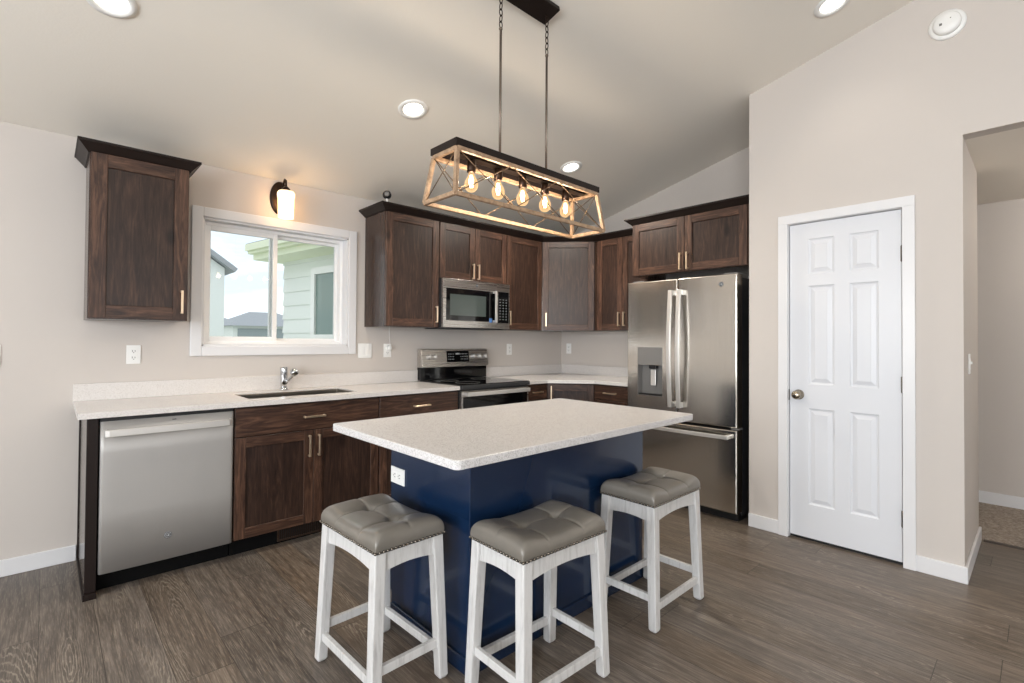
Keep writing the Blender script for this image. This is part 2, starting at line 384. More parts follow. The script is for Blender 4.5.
def slab_x(xa, xb, ya, yb, z0=0, mb=None):            # wall piece whose top follows the vaulted ceiling
    mb = mb or MB(); ys = [ya, yb] if not (ya < -4.4 < yb) else [ya, -4.4, yb]
    pts = [(y, CZ(y)+.02) for y in ys]
    poly = [(ya, z0), (yb, z0)] + list(reversed(pts)); n = len(poly)
    vs = [(xa, y, z) for y, z in poly] + [(xb, y, z) for y, z in poly]
    return mb.add(vs, [tuple(range(n)), tuple(reversed(range(n, 2*n)))] + [(i, (i+1) % n, n+(i+1) % n, n+i) for i in range(n)])
struct('wall_right', slab_x(0, .1, -2.405, 0), M_WALL)
PX = -.7615; DY0, DY1 = -2.657, -3.262
pw = MB(); slab_x(PX, PX+.1, -2.657, -2.405, 0, pw); slab_x(PX, PX+.1, DY1, DY0, 2.065, pw); slab_x(PX, PX+.1, -3.522, DY1, 0, pw)
slab_x(PX, PX+.1, -4.75, -3.522, 2.41, pw); slab_x(PX, PX+.1, -8.8, -4.75, 0, pw)
pw.box(PX+.1, 0, -2.505, -2.405, 0, 3.05)
pw.box(PX+.1, .10, -3.522, -3.43, 0, 2.42)
struct('wall_pantry', pw, M_WALL)
struct('wall_hall', MB().box(1.15, 1.25, -5.4, -1.6, 0, 2.44).box(.10, 1.25, -1.6, -1.5, 0, 2.44).box(-.66, 1.25, -5.5, -5.4, 0, 2.44).box(0, .1, -3.43, -2.397, 0, 2.42), M_WALL)
# rear and left walls of the living room with openings for added daylight lamps
struct('wall_rear', MB().box(-7.67, -7.1, -8.97, -8.8, 0, 2.46).box(-7.1, -5.1, -8.97, -8.8, 2.2, 2.46).box(-5.1, -4.3, -8.97, -8.8, 0, 2.46)
       .box(-4.3, -2.1, -8.97, -8.8, 0, .8).box(-4.3, -2.1, -8.97, -8.8, 2.3, 2.46).box(-2.1, -.66, -8.97, -8.8, 0, 2.46), M_WALL)
wl = MB(); xa, xb = -7.67, -7.5
slab_x(xa, xb, -8.8, -6.65, 0, wl); slab_x(xa, xb, -6.65, -4.55, 2.3, wl); wl.box(xa, xb, -6.65, -4.55, 0, .8); slab_x(xa, xb, -4.55, -3.45, 0, wl)
slab_x(xa, xb, -3.45, -1.75, 2.3, wl); wl.box(xa, xb, -3.45, -1.75, 0, .8); slab_x(xa, xb, -1.75, 0, 0, wl)
struct('wall_left', wl, M_WALL)

# baseboards
def base_run(name, segs, h=.09):
    mb = MB()
    for (a, b, c, d) in segs: mb.box(a, b, c, d, 0, h)
    return struct(name, mb, M_TRIM, bevel=.004)
base_run('baseboard_back', [(-7.5, -4.219, -.014, 0)])
base_run('baseboard_pantry', [(PX-.014, PX, -2.601, -2.405), (PX-.014, PX, -3.536, -3.319)])
base_run('baseboard_opening', [(PX-.0, .10, -3.536, -3.522)])
base_run('baseboard_hall', [(1.136, 1.15, -5.4, -1.6)], .10)
base_run('baseboard_left', [(-7.5, -7.486, -8.8, 0)])
struct('trim_1', MB().box(.085, .105, -4.75, -3.545, 0, .011), plain('carpet_edge', srgb(70, 60, 52), .5))

# ------------------------------------------------------------------ pantry door
d = thing('door_1', None, None, (PX, DY0, 0), -PI/2, kind='structure')     # local x -> world -y, local -y -> world -x
DW, DH = .605, 2.058
sl = MB()
def panel_door(mb, w, z0, z1, yf, panels, t=.035):
    xs = sorted({0.0065, w-.0065, *[p[0] for p in panels], *[p[1] for p in panels]}); zs = sorted({z0, z1, *[p[2] for p in panels], *[p[3] for p in panels]})
    isp = lambda a, b: any(p[0]-1e-6 <= a and b <= p[1]+1e-6 for p in [q for q in panels])
    for i in range(len(xs)-1):
        for k in range(len(zs)-1):
            cx, cz = (xs[i]+xs[i+1])/2, (zs[k]+zs[k+1])/2
            pp = [p for p in panels if p[0] < cx < p[1] and p[2] < cz < p[3]]
            if pp: continue
            mb.add([(xs[i], yf, zs[k]), (xs[i+1], yf, zs[k]), (xs[i+1], yf, zs[k+1]), (xs[i], yf, zs[k+1])], [(0, 1, 2, 3)])
    for (a, b, c, e) in panels:
        q = lambda ins, dy: [(a+ins, yf+dy, c+ins), (b-ins, yf+dy, c+ins), (b-ins, yf+dy, e-ins), (a+ins, yf+dy, e-ins)]
        mb.loft([q(0, 0), q(.006, .006), q(.014, .008), q(.036, .002), q(.038, .001)], 0, False, False)
        r = q(.038, .001); mb.add(r, [(0, 1, 2, 3)])
    mb.add([(.0065, yf, z0), (w-.0065, yf, z0), (w-.0065, yf+t, z0), (.0065, yf+t, z0), (.0065, yf, z1), (w-.0065, yf, z1), (w-.0065, yf+t, z1), (.0065, yf+t, z1)],
           [(0, 1, 2, 3), (4, 5, 6, 7), (0, 3, 7, 4), (1, 2, 6, 5), (3, 2, 6, 7)])
px = [(.115, .262), (.343, .490)]
panel_door(sl, DW, .02, DH, .012, [(a, b, z0, z1) for a, b in px for z0, z1 in ((.235, .855), (1.01, 1.65), (1.725, 1.955))])
obj('door_slab', sl, M_DOOR, d)
cs = MB().box(-.058, 0.0, -.018, 0, 0, 2.065).box(DW, DW+.058, -.018, 0, 0, 2.065).box(-.058, DW+.058, -.018, 0, 2.065, 2.123)
cs.box(-.002, .0025, 0, .05, 0, 2.065).box(DW-.0025, DW+.002, 0, .05, 0, 2.065).box(0, DW, 0, .05, 2.0625, 2.067)
obj('door_casing', cs, M_TRIM, d, bevel=.004)
M_HINGE = plain('dark_nickel_hinge', srgb(96, 90, 84), .3, 1)
for z in (.27, 1.04, 1.80):
    h = obj('hinge', MB().box(DW-.010, DW+.001, .004, .013, z-.045, z+.045).lathe([(.006, z-.048), (.006, z+.048)], 10, M=Matrix.Translation((DW-.001, .001, 0))), M_HINGE, d)
K = Matrix.Translation((.060, .012, .94)) @ Matrix.Rotation(PI/2, 4, 'X')
obj('door_knob', MB().lathe([(.032, 0), (.033, .006), (.015, .012), (.013, .03), (.024, .038), (.029, .052), (.025, .066), (.012, .072)], 24, M=K), M_KNOB, d)
obj('strike_plate', MB().box(-.001, .006, .001, .011, .90, .97), M_HINGE, d)
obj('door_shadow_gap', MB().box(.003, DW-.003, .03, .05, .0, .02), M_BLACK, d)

# ------------------------------------------------------------------ window
w = thing('window_1', None, None, (WX0, 0, WZ0), kind='structure')
OW, OH = WX1-WX0, WZ1-WZ0
cs = MB()
for a, b, c, e in ((-.066, 0, -.066, OH+.066), (OW, OW+.066, -.066, OH+.066), (0, OW, OH, OH+.066), (0, OW, -.066, 0)): cs.box(a, b, -.018, 0, c, e)
obj('window_casing', cs, M_TRIM, w, bevel=.005)
jb = MB().box(0, .012, 0, .17, 0, OH).box(OW-.012, OW, 0, .17, 0, OH).box(0, OW, 0, .17, 0, .012).box(0, OW, 0, .17, OH-.012, OH)
obj('window_jamb', jb, M_TRIM, w)
fr = MB()
def frame(mb, x0, x1, z0, z1, y0, y1, t): mb.box(x0, x0+t, y0, y1, z0, z1).box(x1-t, x1, y0, y1, z0, z1).box(x0+t, x1-t, y0, y1, z0, z0+t).box(x0+t, x1-t, y0, y1, z1-t, z1)
frame(fr, .012, OW-.012, .012, OH-.012, .075, .165, .022)
fr.box(.46, .50, .13, .16, .03, OH-.03)
obj('window_frame', fr, M_VINYL, w, bevel=.003)
sa = MB(); frame(sa, .030, .500, .032, OH-.032, .080, .108, .034); obj('window_sash', sa, M_VINYL, w, bevel=.003)
s2 = MB(); frame(s2, .47, OW-.034, .034, OH-.034, .130, .155, .022); obj('window_sash', s2, M_VINYL, w, bevel=.003)
obj('window_pane', MB().box(.060, .468, .092, .096, .062, OH-.062), M_GLASS, w)
obj('window_pane', MB().box(.49, OW-.052, .140, .144, .052, OH-.052), M_GLASS, w)

# ------------------------------------------------------------------ outside the window
M_SIDING = plain('pale_vinyl_siding', srgb(232, 236, 234), .6)
M_SOFF = plain('pale_green_soffit', srgb(232, 238, 214), .6)
M_ROOF = plain('grey_shingles', srgb(158, 162, 168), .9)
M_GARAGE = plain('pale_grey_siding', srgb(226, 230, 229), .7)
struct('ground', MB().box(-60, 60, .17, 120, -.9, -.6), plain('pale_gravel_ground', srgb(190, 196, 180), .9))
wg = thing('house_wing', 'pale sided wing of the house with eave and white window, seen through the window', 'building', (-2.42, 2.0, -.6), math.radians(-90+9.5))
# local x runs towards the kitchen wall, local -y faces the viewer side
lap = .150; sd = MB()
for k in range(19):
    z0 = k*lap
    sd.add([(0, -.018, z0), (1.75, -.018, z0), (1.75, -.002, z0+lap), (0, -.002, z0+lap), (0, .1, z0), (1.75, .1, z0), (1.75, .1, z0+lap), (0, .1, z0+lap)],
           [(0, 1, 2, 3), (0, 4, 5, 1), (3, 2, 6, 7), (0, 3, 7, 4), (1, 5, 6, 2)])
obj('siding', sd, M_SIDING, wg)
obj('eave', MB().box(-.12, 1.7, -.27, .3, 2.74, 2.76).box(-.12, 1.7, -.29, -.27, 2.74, 2.88).box(-.14, 1.72, -.34, -.29, 2.80, 2.89).box(-.14, 1.72, -.37, -.335, 2.83, 2.90), M_SOFF, wg)
rf = MB(); rf.add([(-.14, -.36, 2.885), (1.72, -.36, 2.885), (1.72, 1.6, 3.35), (-.14, 1.6, 3.35), (-.14, -.36, 2.91), (1.72, -.36, 2.91), (1.72, 1.6, 3.38), (-.14, 1.6, 3.38)],
       [(0, 1, 2, 3), (4, 5, 6, 7), (0, 1, 5, 4), (1, 2, 6, 5), (2, 3, 7, 6), (3, 0, 4, 7)]); obj('roof', rf, M_ROOF, wg)
wf = MB(); frame(wf, .62, 1.45, 1.86, 2.62, -.05, -.015, .07); wf.box(1.03, 1.06, -.045, -.015, 1.92, 2.56)
wfo = obj('window_frame', wf, M_VINYL, wg); obj('window_pane', MB().box(.68, 1.40, -.03, -.02, 1.92, 2.56), plain('green_grey_glass', srgb(120, 140, 136), .08), wfo)
h2 = thing('neighbour_house', 'tall pale grey house with dark roof edge beyond the window, at far left', 'building', (-5.0, 9, -.6))
hb = MB(); hb.add([(-1.5, 0, 0), (3.60, 0, 0), (3.60, 0, 3.50), (1.0, 0, 5.35), (-1.5, 0, 5.35), (-1.5, 5, 0), (3.60, 5, 0), (3.60, 5, 3.50), (1.0, 5, 5.35), (-1.5, 5, 5.35)],
    [(0, 1, 2, 3, 4), (9, 8, 7, 6, 5), (0, 5, 6, 1), (1, 6, 7, 2), (2, 7, 8, 3), (3, 8, 9, 4), (4, 9, 5, 0)]); obj('wall_siding', hb, M_GARAGE, h2)
obj('roof', MB().bar((1.0, 2.4, 5.45), (3.80, 2.4, 3.45), 5.2, .10, upv=(0, 0, 1)), M_ROOF, h2)
h3 = thing('far_garage', 'low distant house with grey roof and garage doors seen through the window', 'building', (2.95, 26, -.6))
obj('wall_siding', MB().box(0, 4.4, 0, 5, 0, 2.6), M_GARAGE, h3)
rr = MB(); rr.add([(-.25, -.4, 2.6), (4.7, -.4, 2.6), (4.7, 5.4, 2.6), (-.25, 5.4, 2.6), (1.5, 2.5, 3.5), (3.0, 2.5, 3.5)], [(0, 1, 5, 4), (1, 2, 5), (2, 3, 4, 5), (3, 0, 4), (0, 3, 2, 1)]); obj('roof', rr, M_ROOF, h3)
for k in range(2): obj('garage_door', MB().box(.25+k*2.0, 1.9+k*2.0, -.05, 0, 0, 2.45), plain('grey_garage_door', srgb(150, 160, 164), .6), h3)
h4 = thing('far_bungalow', 'small distant bungalow with grey hip roof beside the tall grey house', 'building', (2.2, 34, -.6))
obj('wall_siding', MB().box(0, 3.0, 0, 5, 0, 2.9), M_GARAGE, h4)
rr = MB(); rr.add([(-.4, -.5, 2.9), (3.4, -.5, 2.9), (3.4, 5.5, 2.9), (-.4, 5.5, 2.9), (1.2, 2.5, 3.65), (1.9, 2.5, 3.65)], [(0, 1, 5, 4), (1, 2, 5), (2, 3, 4, 5), (3, 0, 4), (0, 3, 2, 1)]); obj('roof', rr, M_ROOF, h4)

# ------------------------------------------------------------------ cabinet helpers
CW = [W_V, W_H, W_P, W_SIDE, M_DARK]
def shaker(name, parent, x0, x1, z0, z1, yf, t=.02, rail=.058, handle=None, hside=None, hz=None):
    mb = MB(); g = .0015; x0 += g; x1 -= g; z0 += g; z1 -= g; ox = (x0+x1)/2; oz = (z0+z1)/2
    a, b, c, e = x0-ox, x1-ox, z0-oz, z1-oz
    mb.box(a, a+rail, -t, 0, c, e, 0).box(b-rail, b, -t, 0, c, e, 0).box(a+rail, b-rail, -t, 0, c, c+rail, 1).box(a+rail, b-rail, -t, 0, e-rail, e, 1)
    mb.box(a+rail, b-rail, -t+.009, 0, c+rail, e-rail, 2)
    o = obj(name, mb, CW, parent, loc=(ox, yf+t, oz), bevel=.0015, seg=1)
    if handle: pull(o, hside-ox, hz-oz, -t, handle)
    return o
def pull(parent, x, z, y, kind='v', L=.135, mat=None):
    mb = MB(); s = .0115; st = .030
    if kind == 'v':
        mb.box(x-s/2, x+s/2, y-st, y-st+s, z-L/2, z+L/2)
        for q in (-1, 1): mb.box(x-s/2, x+s/2, y-st+s, y, z+q*(L/2-s/2)-s/2, z+q*(L/2-s/2)+s/2)
    else:
        mb.box(x-L/2, x+L/2, y-st, y-st+s, z-s/2, z+s/2)
        for q in (-1, 1): mb.box(x+q*(L/2-s/2)-s/2, x+q*(L/2-s/2)+s/2, y-st+s, y, z-s/2, z+s/2)
    return obj('handle', mb, mat or M_PULL, parent, bevel=.001, seg=1)
def slab_front(name, parent, x0, x1, z0, z1, yf, t=.02, L=.15, hx=None):
    g = .0015; ox = (x0+x1)/2; oz = (z0+z1)/2
    o = obj(name, MB().box(x0+g-ox, x1-g-ox, -t, 0, z0+g-oz, z1-g-oz), W_PH, parent, loc=(ox, yf+t, oz), bevel=.002, seg=1)
    pull(o, (hx-ox) if hx is not None else 0, 0, -t, 'h', L); return o
def crown(mb, path, z0, z1, out, M=None, flip=1):      # angled crown swept with mitres along plan path
    prof = [(0, z0-.004), (.006, z0-.004), (.010, z0+.004), (out-.006, z1-.014), (out, z1-.012), (out, z1), (0, z1)]
    P = [Vector((p[0], p[1])) for p in path]; n = len(P); nm = []
    for i in range(n-1):
        dd = (P[i+1]-P[i]).normalized(); nm.append(Vector((dd.y, -dd.x))*flip)
    rings = []
    for i in range(n):
        if i == 0: m_ = nm[0]
        elif i == n-1: m_ = nm[-1]
        else: s_ = nm[i-1]+nm[i]; m_ = s_/s_.dot(nm[i])
        rings.append([(P[i].x+m_.x*o_, P[i].y+m_.y*o_, z) for o_, z in prof])
    return mb.loft(rings, 0, False, True, True, M)
UB, UT, CT = 1.385, 2.283, 2.338          # wall-cabinet bottom, top, crown top
def wall_cab(name, label, loc, rz, wd, z0, z1, depth, doors, rail=.058, group=None):
    # loc = left end at the wall, local x to the right, front at local -depth (door face)
    t = thing(name, label, 'cabinet', (loc[0], loc[1], z0), rz, group)
    h = z1-z0
    mb = MB().box(.0006, wd-.0006, -depth+.02, -.002, 0, h, 3)
    obj('cabinet_body', mb, CW, t, bevel=.001, seg=1)
    for (a, b, hs) in doors:
        L = .135
        shaker('door', t, a, b, .004, h-.002, -depth, rail=rail, handle='v', hside=(b-.03 if hs == 'r' else a+.03), hz=(.11 if h > .6 else .085))
    return t

# left wall cabinet with its own crown
t = wall_cab('wall_cabinet', 'single dark wood wall cabinet hanging alone left of the window', (-4.206, 0), 0, .456, 1.383, 2.280, .35, [(0.004, .452, 'r')], .07)
cm = MB(); crown(cm, [(0, 0), (0, -.332), (.456, -.332), (.456, 0)], 2.274-1.383, 2.332-1.383, .052); cm.box(.001, .455, -.329, -.002, .898, .945)
obj('crown_molding', cm, M_CROWN, t)
# window-wall run
wall_cab('wall_cabinet', 'tall dark wood wall cabinet between the window and the microwave', (-2.456, 0), 0, .498, UB, UT, .35, [(.002, .496, 'r')], .062)
wall_cab('wall_cabinet', 'short two-door dark wood wall cabinet above the microwave', (-1.956, 0), 0, .766, 1.806, UT, .35, [(.002, .383, 'r'), (.383, .764, 'l')])
wall_cab('wall_cabinet', 'dark wood wall cabinet right of the microwave, beside the corner cabinet', (-1.188, 0), 0, .486, UB, UT, .35, [(.002, .484, 'l')])
# diagonal corner wall cabinet
DA, DB = Vector((-.700, -.345)), Vector((-.345, -.738))
dv = DB-DA; dl = dv.length; drz = math.atan2(dv.y, dv.x)
t = thing('corner_wall_cabinet', 'grey-sheened diagonal corner wall cabinet with a single door', 'cabinet', (DA.x, DA.y, UB), drz)
Ri = Matrix.Rotation(-drz, 4, 'Z') @ Matrix.Translation((-DA.x, -DA.y, 0))
nrm = Vector((dv.y, -dv.x)).normalized()*-1
pl = [(-.7000, -.002), (-.7000, -.33), (DA.x+.014, DA.y+.015), (DB.x+.015, DB.y+.014), (-.33, -.738), (-.002, -.738), (-.002, -.002)]
obj('cabinet_body', MB().prism(pl, 0, UT-UB, 3, M=Ri), CW, t)
shaker('door', t, .006, dl-.006, .004, UT-UB-.002, -.020+.003, handle='v', hside=.045, hz=.11)
# fridge-wall run
wall_cab('wall_cabinet', 'narrow two-door dark wood wall cabinet between corner cabinet and refrigerator', (0, -.742), -PI/2, .590, UB, UT, .35, [(.03, .325, 'r'), (.325, .588, 'l')])
cm = MB(); crown(cm, [(-2.456, -.001), (-2.456, -.335), (-.702, -.335), (-.335, -.742), (-.335, -1.312)], UT+.005, CT, .058)
cm.prism([(-2.455, -.002), (-2.455, -.334), (-.702, -.334), (-.334, -.742), (-.334, -1.312), (-.002, -1.312), (-.002, -.002)], UT+.002, CT-.004)
tag(obj('crown_molding', cm, M_CROWN), 'dark crown molding running over the corner run of wall cabinets', 'molding')
t = wall_cab('refrigerator_cabinet', 'deep two-door dark wood cabinet above the refrigerator', (0, -1.372), -PI/2, .978, 1.842, 2.292, .645, [(.002, .484, 'r'), (.484, .976, 'l')], .062)
cm = MB(); crown(cm, [(0, -.001), (0, -.63), (1.023, -.63)], 2.289-1.842, 2.345-1.842, .058); cm.box(.001, 1.022, -.629, -.002, .452, .499)
obj('crown_molding', cm, M_CROWN, t)
obj('filler_strip', MB().box(.979, 1.022, -.64, -.002, -.005, .45, 0), CW, t)

# ------------------------------------------------------------------ base cabinets
BH0, BH1 = .105, .880
def base_cab(name, label, loc, rz, wd, drawers, doors, toe=True, dep=.60):
    t = thing(name, label, 'cabinet', (loc[0], loc[1], 0), rz)
    obj('cabinet_body', MB().box(.0006, wd-.0006, -dep, -.002, BH0, BH1, 3), CW, t, bevel=.001, seg=1)
    obj('toe_kick', MB().box(.0006, wd-.0006, -dep+.07, -.02, 0, BH0-.0005), M_TOE, t)
    for (a, b, z0, z1, L) in drawers: slab_front('drawer', t, a, b, z0, z1, -dep-.02, L=L)
    for (a, b, z0, z1, hs) in doors: shaker('door', t, a, b, z0, z1, -dep-.02, handle='v', hside=(b-.03 if hs == 'r' else a+.03), hz=z1-.098)
    return t
sc_ = base_cab('sink_cabinet', 'dark knotty wood sink cabinet with wide false drawer over two doors', (-3.560, 0), 0, .914, [(.002, .912, .706, .874, .135)], [(.002, .457, .112, .702, 'r'), (.457, .912, .112, .702, 'l')])
for c_ in sc_.children:
    if c_.name.startswith('cabinet_body'):
        c_.data = obj('tmp', MB().box(.0006, .9134, -.60, -.002, BH0, .665, 3).box(.0006, .018, -.60, -.002, .665, BH1, 3).box(.896, .9134, -.60, -.002, .665, BH1, 3).box(.018, .896, -.60, -.585, .665, BH1, 3), CW).data
bpy.data.objects.remove(bpy.data.objects['tmp'])
base_cab('base_cabinet', 'dark wood drawer base cabinet between sink cabinet and stove', (-2.644, 0), 0, .692, [(.002, .690, .706, .874, .140)], [(.002, .346, .112, .702, 'r'), (.346, .690, .112, .702, 'l')])
base_cab('base_cabinet', 'narrow dark wood drawer base right of the stove', (-1.186, 0), 0, .275, [(.002, .273, .742, .872, .12)], [(.002, .273, .112, .738, 'l')])
EA, EB = Vector((-.905, -.615)), Vector((-.615, -.945)); ev = EB-EA; el = ev.length; erz = math.atan2(ev.y, ev.x)
t = thing('corner_base_cabinet', 'diagonal dark wood corner base cabinet with one door below the counter', 'cabinet', (EA.x, EA.y, 0), erz)
Re = Matrix.Rotation(-erz, 4, 'Z') @ Matrix.Translation((-EA.x, -EA.y, 0))
pl = [(-.909, -.002), (-.909, -.59), (EA.x+.011, EA.y+.016), (EB.x+.016, EB.y+.011), (-.59, -.945), (-.002, -.945), (-.002, -.002)]
obj('cabinet_body', MB().prism(pl, BH0, BH1, 3, M=Re), CW, t)
obj('toe_kick', MB().prism([(-.909, -.02), (-.909, -.53), (-.85, -.56), (-.56, -.88), (-.53, -.945), (-.02, -.945), (-.02, -.02)], 0, BH0-.0005, 0, M=Re), M_TOE, t)
shaker('door', t, .004, el-.004, .112, .872, -.016, handle='v', hside=.04, hz=.79)
base_cab('base_cabinet', 'dark wood drawer base between the corner cabinet and refrigerator', (0, -.948), -PI/2, .368, [(.002, .366, .742, .872, .13)], [(.002, .366, .112, .738, 'l')])
# end panel left of the dishwasher
t = thing('end_panel', 'dark wood end panel closing the counter left of the dishwasher', 'cabinet panel', (-4.211, 0, 0))
obj('side_panel', MB().box(0, .016, -.600, -.030, .0, .882, 0), plain('polished_dark_panel', srgb(58, 50, 45), .14), t, bevel=.001)
obj('stile', MB().box(.0, .044, -.618, -.6005, 0.0305, .882), M_DARK, t, bevel=.0015)
obj('wall_stile', MB().box(-.006, .016, -.030, -.002, 0, .882), M_DARK, t, bevel=.0015)
obj('shoe_strip', MB().box(-.007, 0, -.600, -.031, 0, .020), M_DARK, t, bevel=.001)
obj('plinth_block', MB().box(-.006, .046, -.632, -.6005, 0, .030), M_DARK, t, bevel=.001)
# toe-kick register
t = thing('toe_kick_vent', 'brown slotted heating register in the toe kick under the sink cabinet', 'vent', (-3.29, -.5305, .012))
fm = MB(); frame(fm, 0, .30, 0, .085, -.008, 0, .010); obj('vent_frame', fm, plain('brown_register', srgb(70, 54, 44), .4, .4), t)
gm = MB()
for k in range(22): gm.box(.014+k*.0125, .019+k*.0125, -.006, -.001, .010, .075)
gm.box(.010, .29, -.0015, 0, .010, .075, 1); obj('louver_grille', gm, [plain('register_slats', srgb(58, 44, 36), .4, .4), M_BLACK], t)

# ------------------------------------------------------------------ countertops
def smooth_plate(mb, poly, z0, z1): mb.prism(poly, z0, z1)
SX0, SX1, SY0, SY1 = -3.455, -2.745, -.505, -.150
cl, cr_ = -4.246, -1.9505
ct = MB().box(cl, SX0, -.64, 0-.001, .884, .914).box(SX1, cr_, -.64, -.001, .884, .914).box(SX0, SX1, -.64, SY0, .884, .914).box(SX0, SX1, SY1, -.001, .884, .914)
t = thing('countertop', 'long white quartz countertop with the sink, under the window', 'countertop')
obj('counter_slab', ct, M_QUARTZ, t)
obj('backsplash', MB().box(cl, cr_, -.02, -.001, .9142, 1.014), M_QUARTZ, t, bevel=.0015)
t = thing('countertop', 'white quartz corner countertop wrapping from stove to refrigerator', 'countertop')
pl = [(-1.1865, -.001), (-1.1865, -.64), (-.925, -.64), (-.64, -.965), (-.64, -1.326), (-.001, -1.326), (-.001, -.001)]
obj('counter_slab', MB().prism(pl, .884, .914), M_QUARTZ, t, bevel=.002)
obj('backsplash', MB().box(-1.1865, -.001, -.02, -.001, .9142, 1.014).box(-.02, -.001, -1.326, -.02, .9142, 1.014), M_QUARTZ, t, bevel=.0015)
# sink
t = thing('sink', 'stainless undermount sink set in the white countertop below the window', 'sink', (0, 0, .883))
sk = MB(); q = -.0015
def ring(ins, z): return [(SX0-q+ins, SY0-q+ins, z), (SX1+q-ins, SY0-q+ins, z), (SX1+q-ins, SY1+q-ins, z), (SX0-q+ins, SY1+q-ins, z)]
sk.loft([ring(-.001, .024), ring(0, .020), ring(.004, -.17), ring(.04, -.19)], 0, False, False); sk.add(ring(.04, -.19), [(0, 1, 2, 3)])
obj('basin', sk, steel('sink_steel', srgb(140, 134, 126), 'x', .3, .01), t, bevel=.006)
obj('drain', MB().lathe([(.045, -.188), (.045, -.184), (.02, -.186)], 20, M=Matrix.Translation(((SX0+SX1)/2, -.33, 0))), M_CHROME, t)
# faucet
t = thing('faucet', 'small chrome pull-out faucet standing behind the sink', 'faucet', (-3.112, -.085, .9155))
obj('faucet_base', MB().lathe([(.030, 0), (.030, .006), (.026, .012), (.022, .020)], 24), M_CHROME, t)
obj('faucet_body', MB().lathe([(.021, .018), (.023, .05), (.025, .09), (.026, .135), (.026, .158), (.024, .163), (.010, .166)], 24), M_CHROME, t)
obj('spout', MB().tube([(.005, -.005, .045), (.025, -.030, .070), (.042, -.056, .100), (.048, -.066, .112)], [.013, .011, .010, .011], 12), M_CHROME, t)
obj('spray_head', MB().tube([(.044, -.044, .138), (.048, -.056, .132), (.052, -.080, .120), (.053, -.086, .117)], [.020, .027, .027, .018], 18), M_CHROME, t)
# ------------------------------------------------------------------ dishwasher
def emblem(parent, loc, r, M_):
    mb = MB()
    mb.lathe([(r, 0), (r, .0012), (r*.96, .0016)], 24, 0, M_)
    pts = [(r*.80*math.cos(2*PI*i/24), r*.80*math.sin(2*PI*i/24), .0018) for i in range(24)]; mb.tube(pts, r*.05, 6, 1, True, M_)
    g_ = [(-r*.15+r*.30*math.cos(a), r*.05+r*.38*math.sin(a), .0019) for a in [math.radians(x) for x in range(40, 350, 22)]]; mb.tube(g_, r*.05, 6, 1, False, M_)
    mb.tube([(r*.12, -r*.05, .0019), (-r*.1, -r*.02, .0019)], r*.05, 6, 1, False, M_)
    for s_ in (1, -1):
        e_ = [(r*.30+r*.20*math.cos(a), s_*r*.18+r*.18*math.sin(a), .0019) for a in [math.radians(x) for x in range(40, 320, 28)]]; mb.tube(e_, r*.05, 6, 1, False, M_)
    return obj('emblem', mb, [M_LOGO, M_MARK], parent)
t = thing('dishwasher', 'stainless steel dishwasher with bar handle under the left counter end', 'dishwasher', (-4.163, 0, 0))
DWW = .600
obj('tub_case', MB().box(.002, DWW-.002, -.59, -.03, .105, .868), M_BLACK, t)
fp = MB(); n = 14; rg = []
for k in range(n+1):
    x = .003 + (DWW-.006)*k/n; rg.append(x)
pr_ = [(.003, -.59), (.003, -.612), (.008, -.620)] + [(.02+(DWW-.04)*k/10, -.622-.004*math.sin(PI*k/10)) for k in range(11)] + [(DWW-.008, -.620), (DWW-.003, -.612), (DWW-.003, -.59)]
fp.loft([[(x, y, z) for x, y in pr_] for z in (.108, .40, .70, .862)], 0, True, True)
obj('door_panel', fp, M_DW, t)
obj('control_strip', MB().box(.004, DWW-.004, -.612, -.50, .8625, .876), M_BLACK, t)
hb = MB(); hp = [(.022, -.622, .806), (.024, -.655, .806), (.036, -.664, .807)] + [(.036+(DWW-.072)*k/8, -.664-.003*math.sin(PI*k/8), .807) for k in range(1, 8)] + [(DWW-.036, -.664, .807), (DWW-.024, -.655, .806), (DWW-.022, -.622, .806)]
hr = []
for i, p in enumerate(hp):
    a = Vector(hp[max(i-1, 0)]); b = Vector(hp[min(i+1, len(hp)-1)]); tt = (b-a).normalized(); nn = Vector((-tt.y, tt.x, 0)); p = Vector(p)
    hr.append([tuple(p+nn*.006+Vector((0, 0, -.017))), tuple(p-nn*.006+Vector((0, 0, -.017))), tuple(p-nn*.006+Vector((0, 0, .017))), tuple(p+nn*.006+Vector((0, 0, .017)))])
hb.loft(hr, 0, False); obj('handle', hb, M_HANDLE, t, bevel=.002)
emblem(t, None, .018, Matrix.Translation((.288, -.6255, .235)) @ Matrix.Rotation(PI/2, 4, 'X'))
obj('status_light', MB().box(.300, .318, -.6275, -.625, .846, .849), M_BLACK, t)
obj('toe_panel', MB().box(.002, DWW-.002, -.53, -.50, 0.001, .104), M_TOE, t)

# ------------------------------------------------------------------ range
t = thing('stove', 'stainless steel electric range with black glass cooktop below the microwave', 'stove', (-1.9485, 0, 0))
RW = .760
obj('oven_case', MB().box(.002, RW-.002, -.62, -.03, .02, .895), M_CASE, t)
obj('cooktop', MB().box(0, RW, -.655, -.05, .914, .924, 0).box(0, RW, -.668, -.60, .889, .918, 1), [M_BLACKG, M_CASE], t, bevel=.003)
bn = MB()
for (x, y, r) in ((.20, -.22, .08), (.56, -.22, .095), (.20, -.48, .105), (.56, -.48, .08)): 
    bn = MB(); bn.tube([(x+r*math.cos(2*PI*i/32), y+r*math.sin(2*PI*i/32), .9243) for i in range(32)], .0008, 4, 0, True); obj('burner_ring', bn, M_GREYP, t)

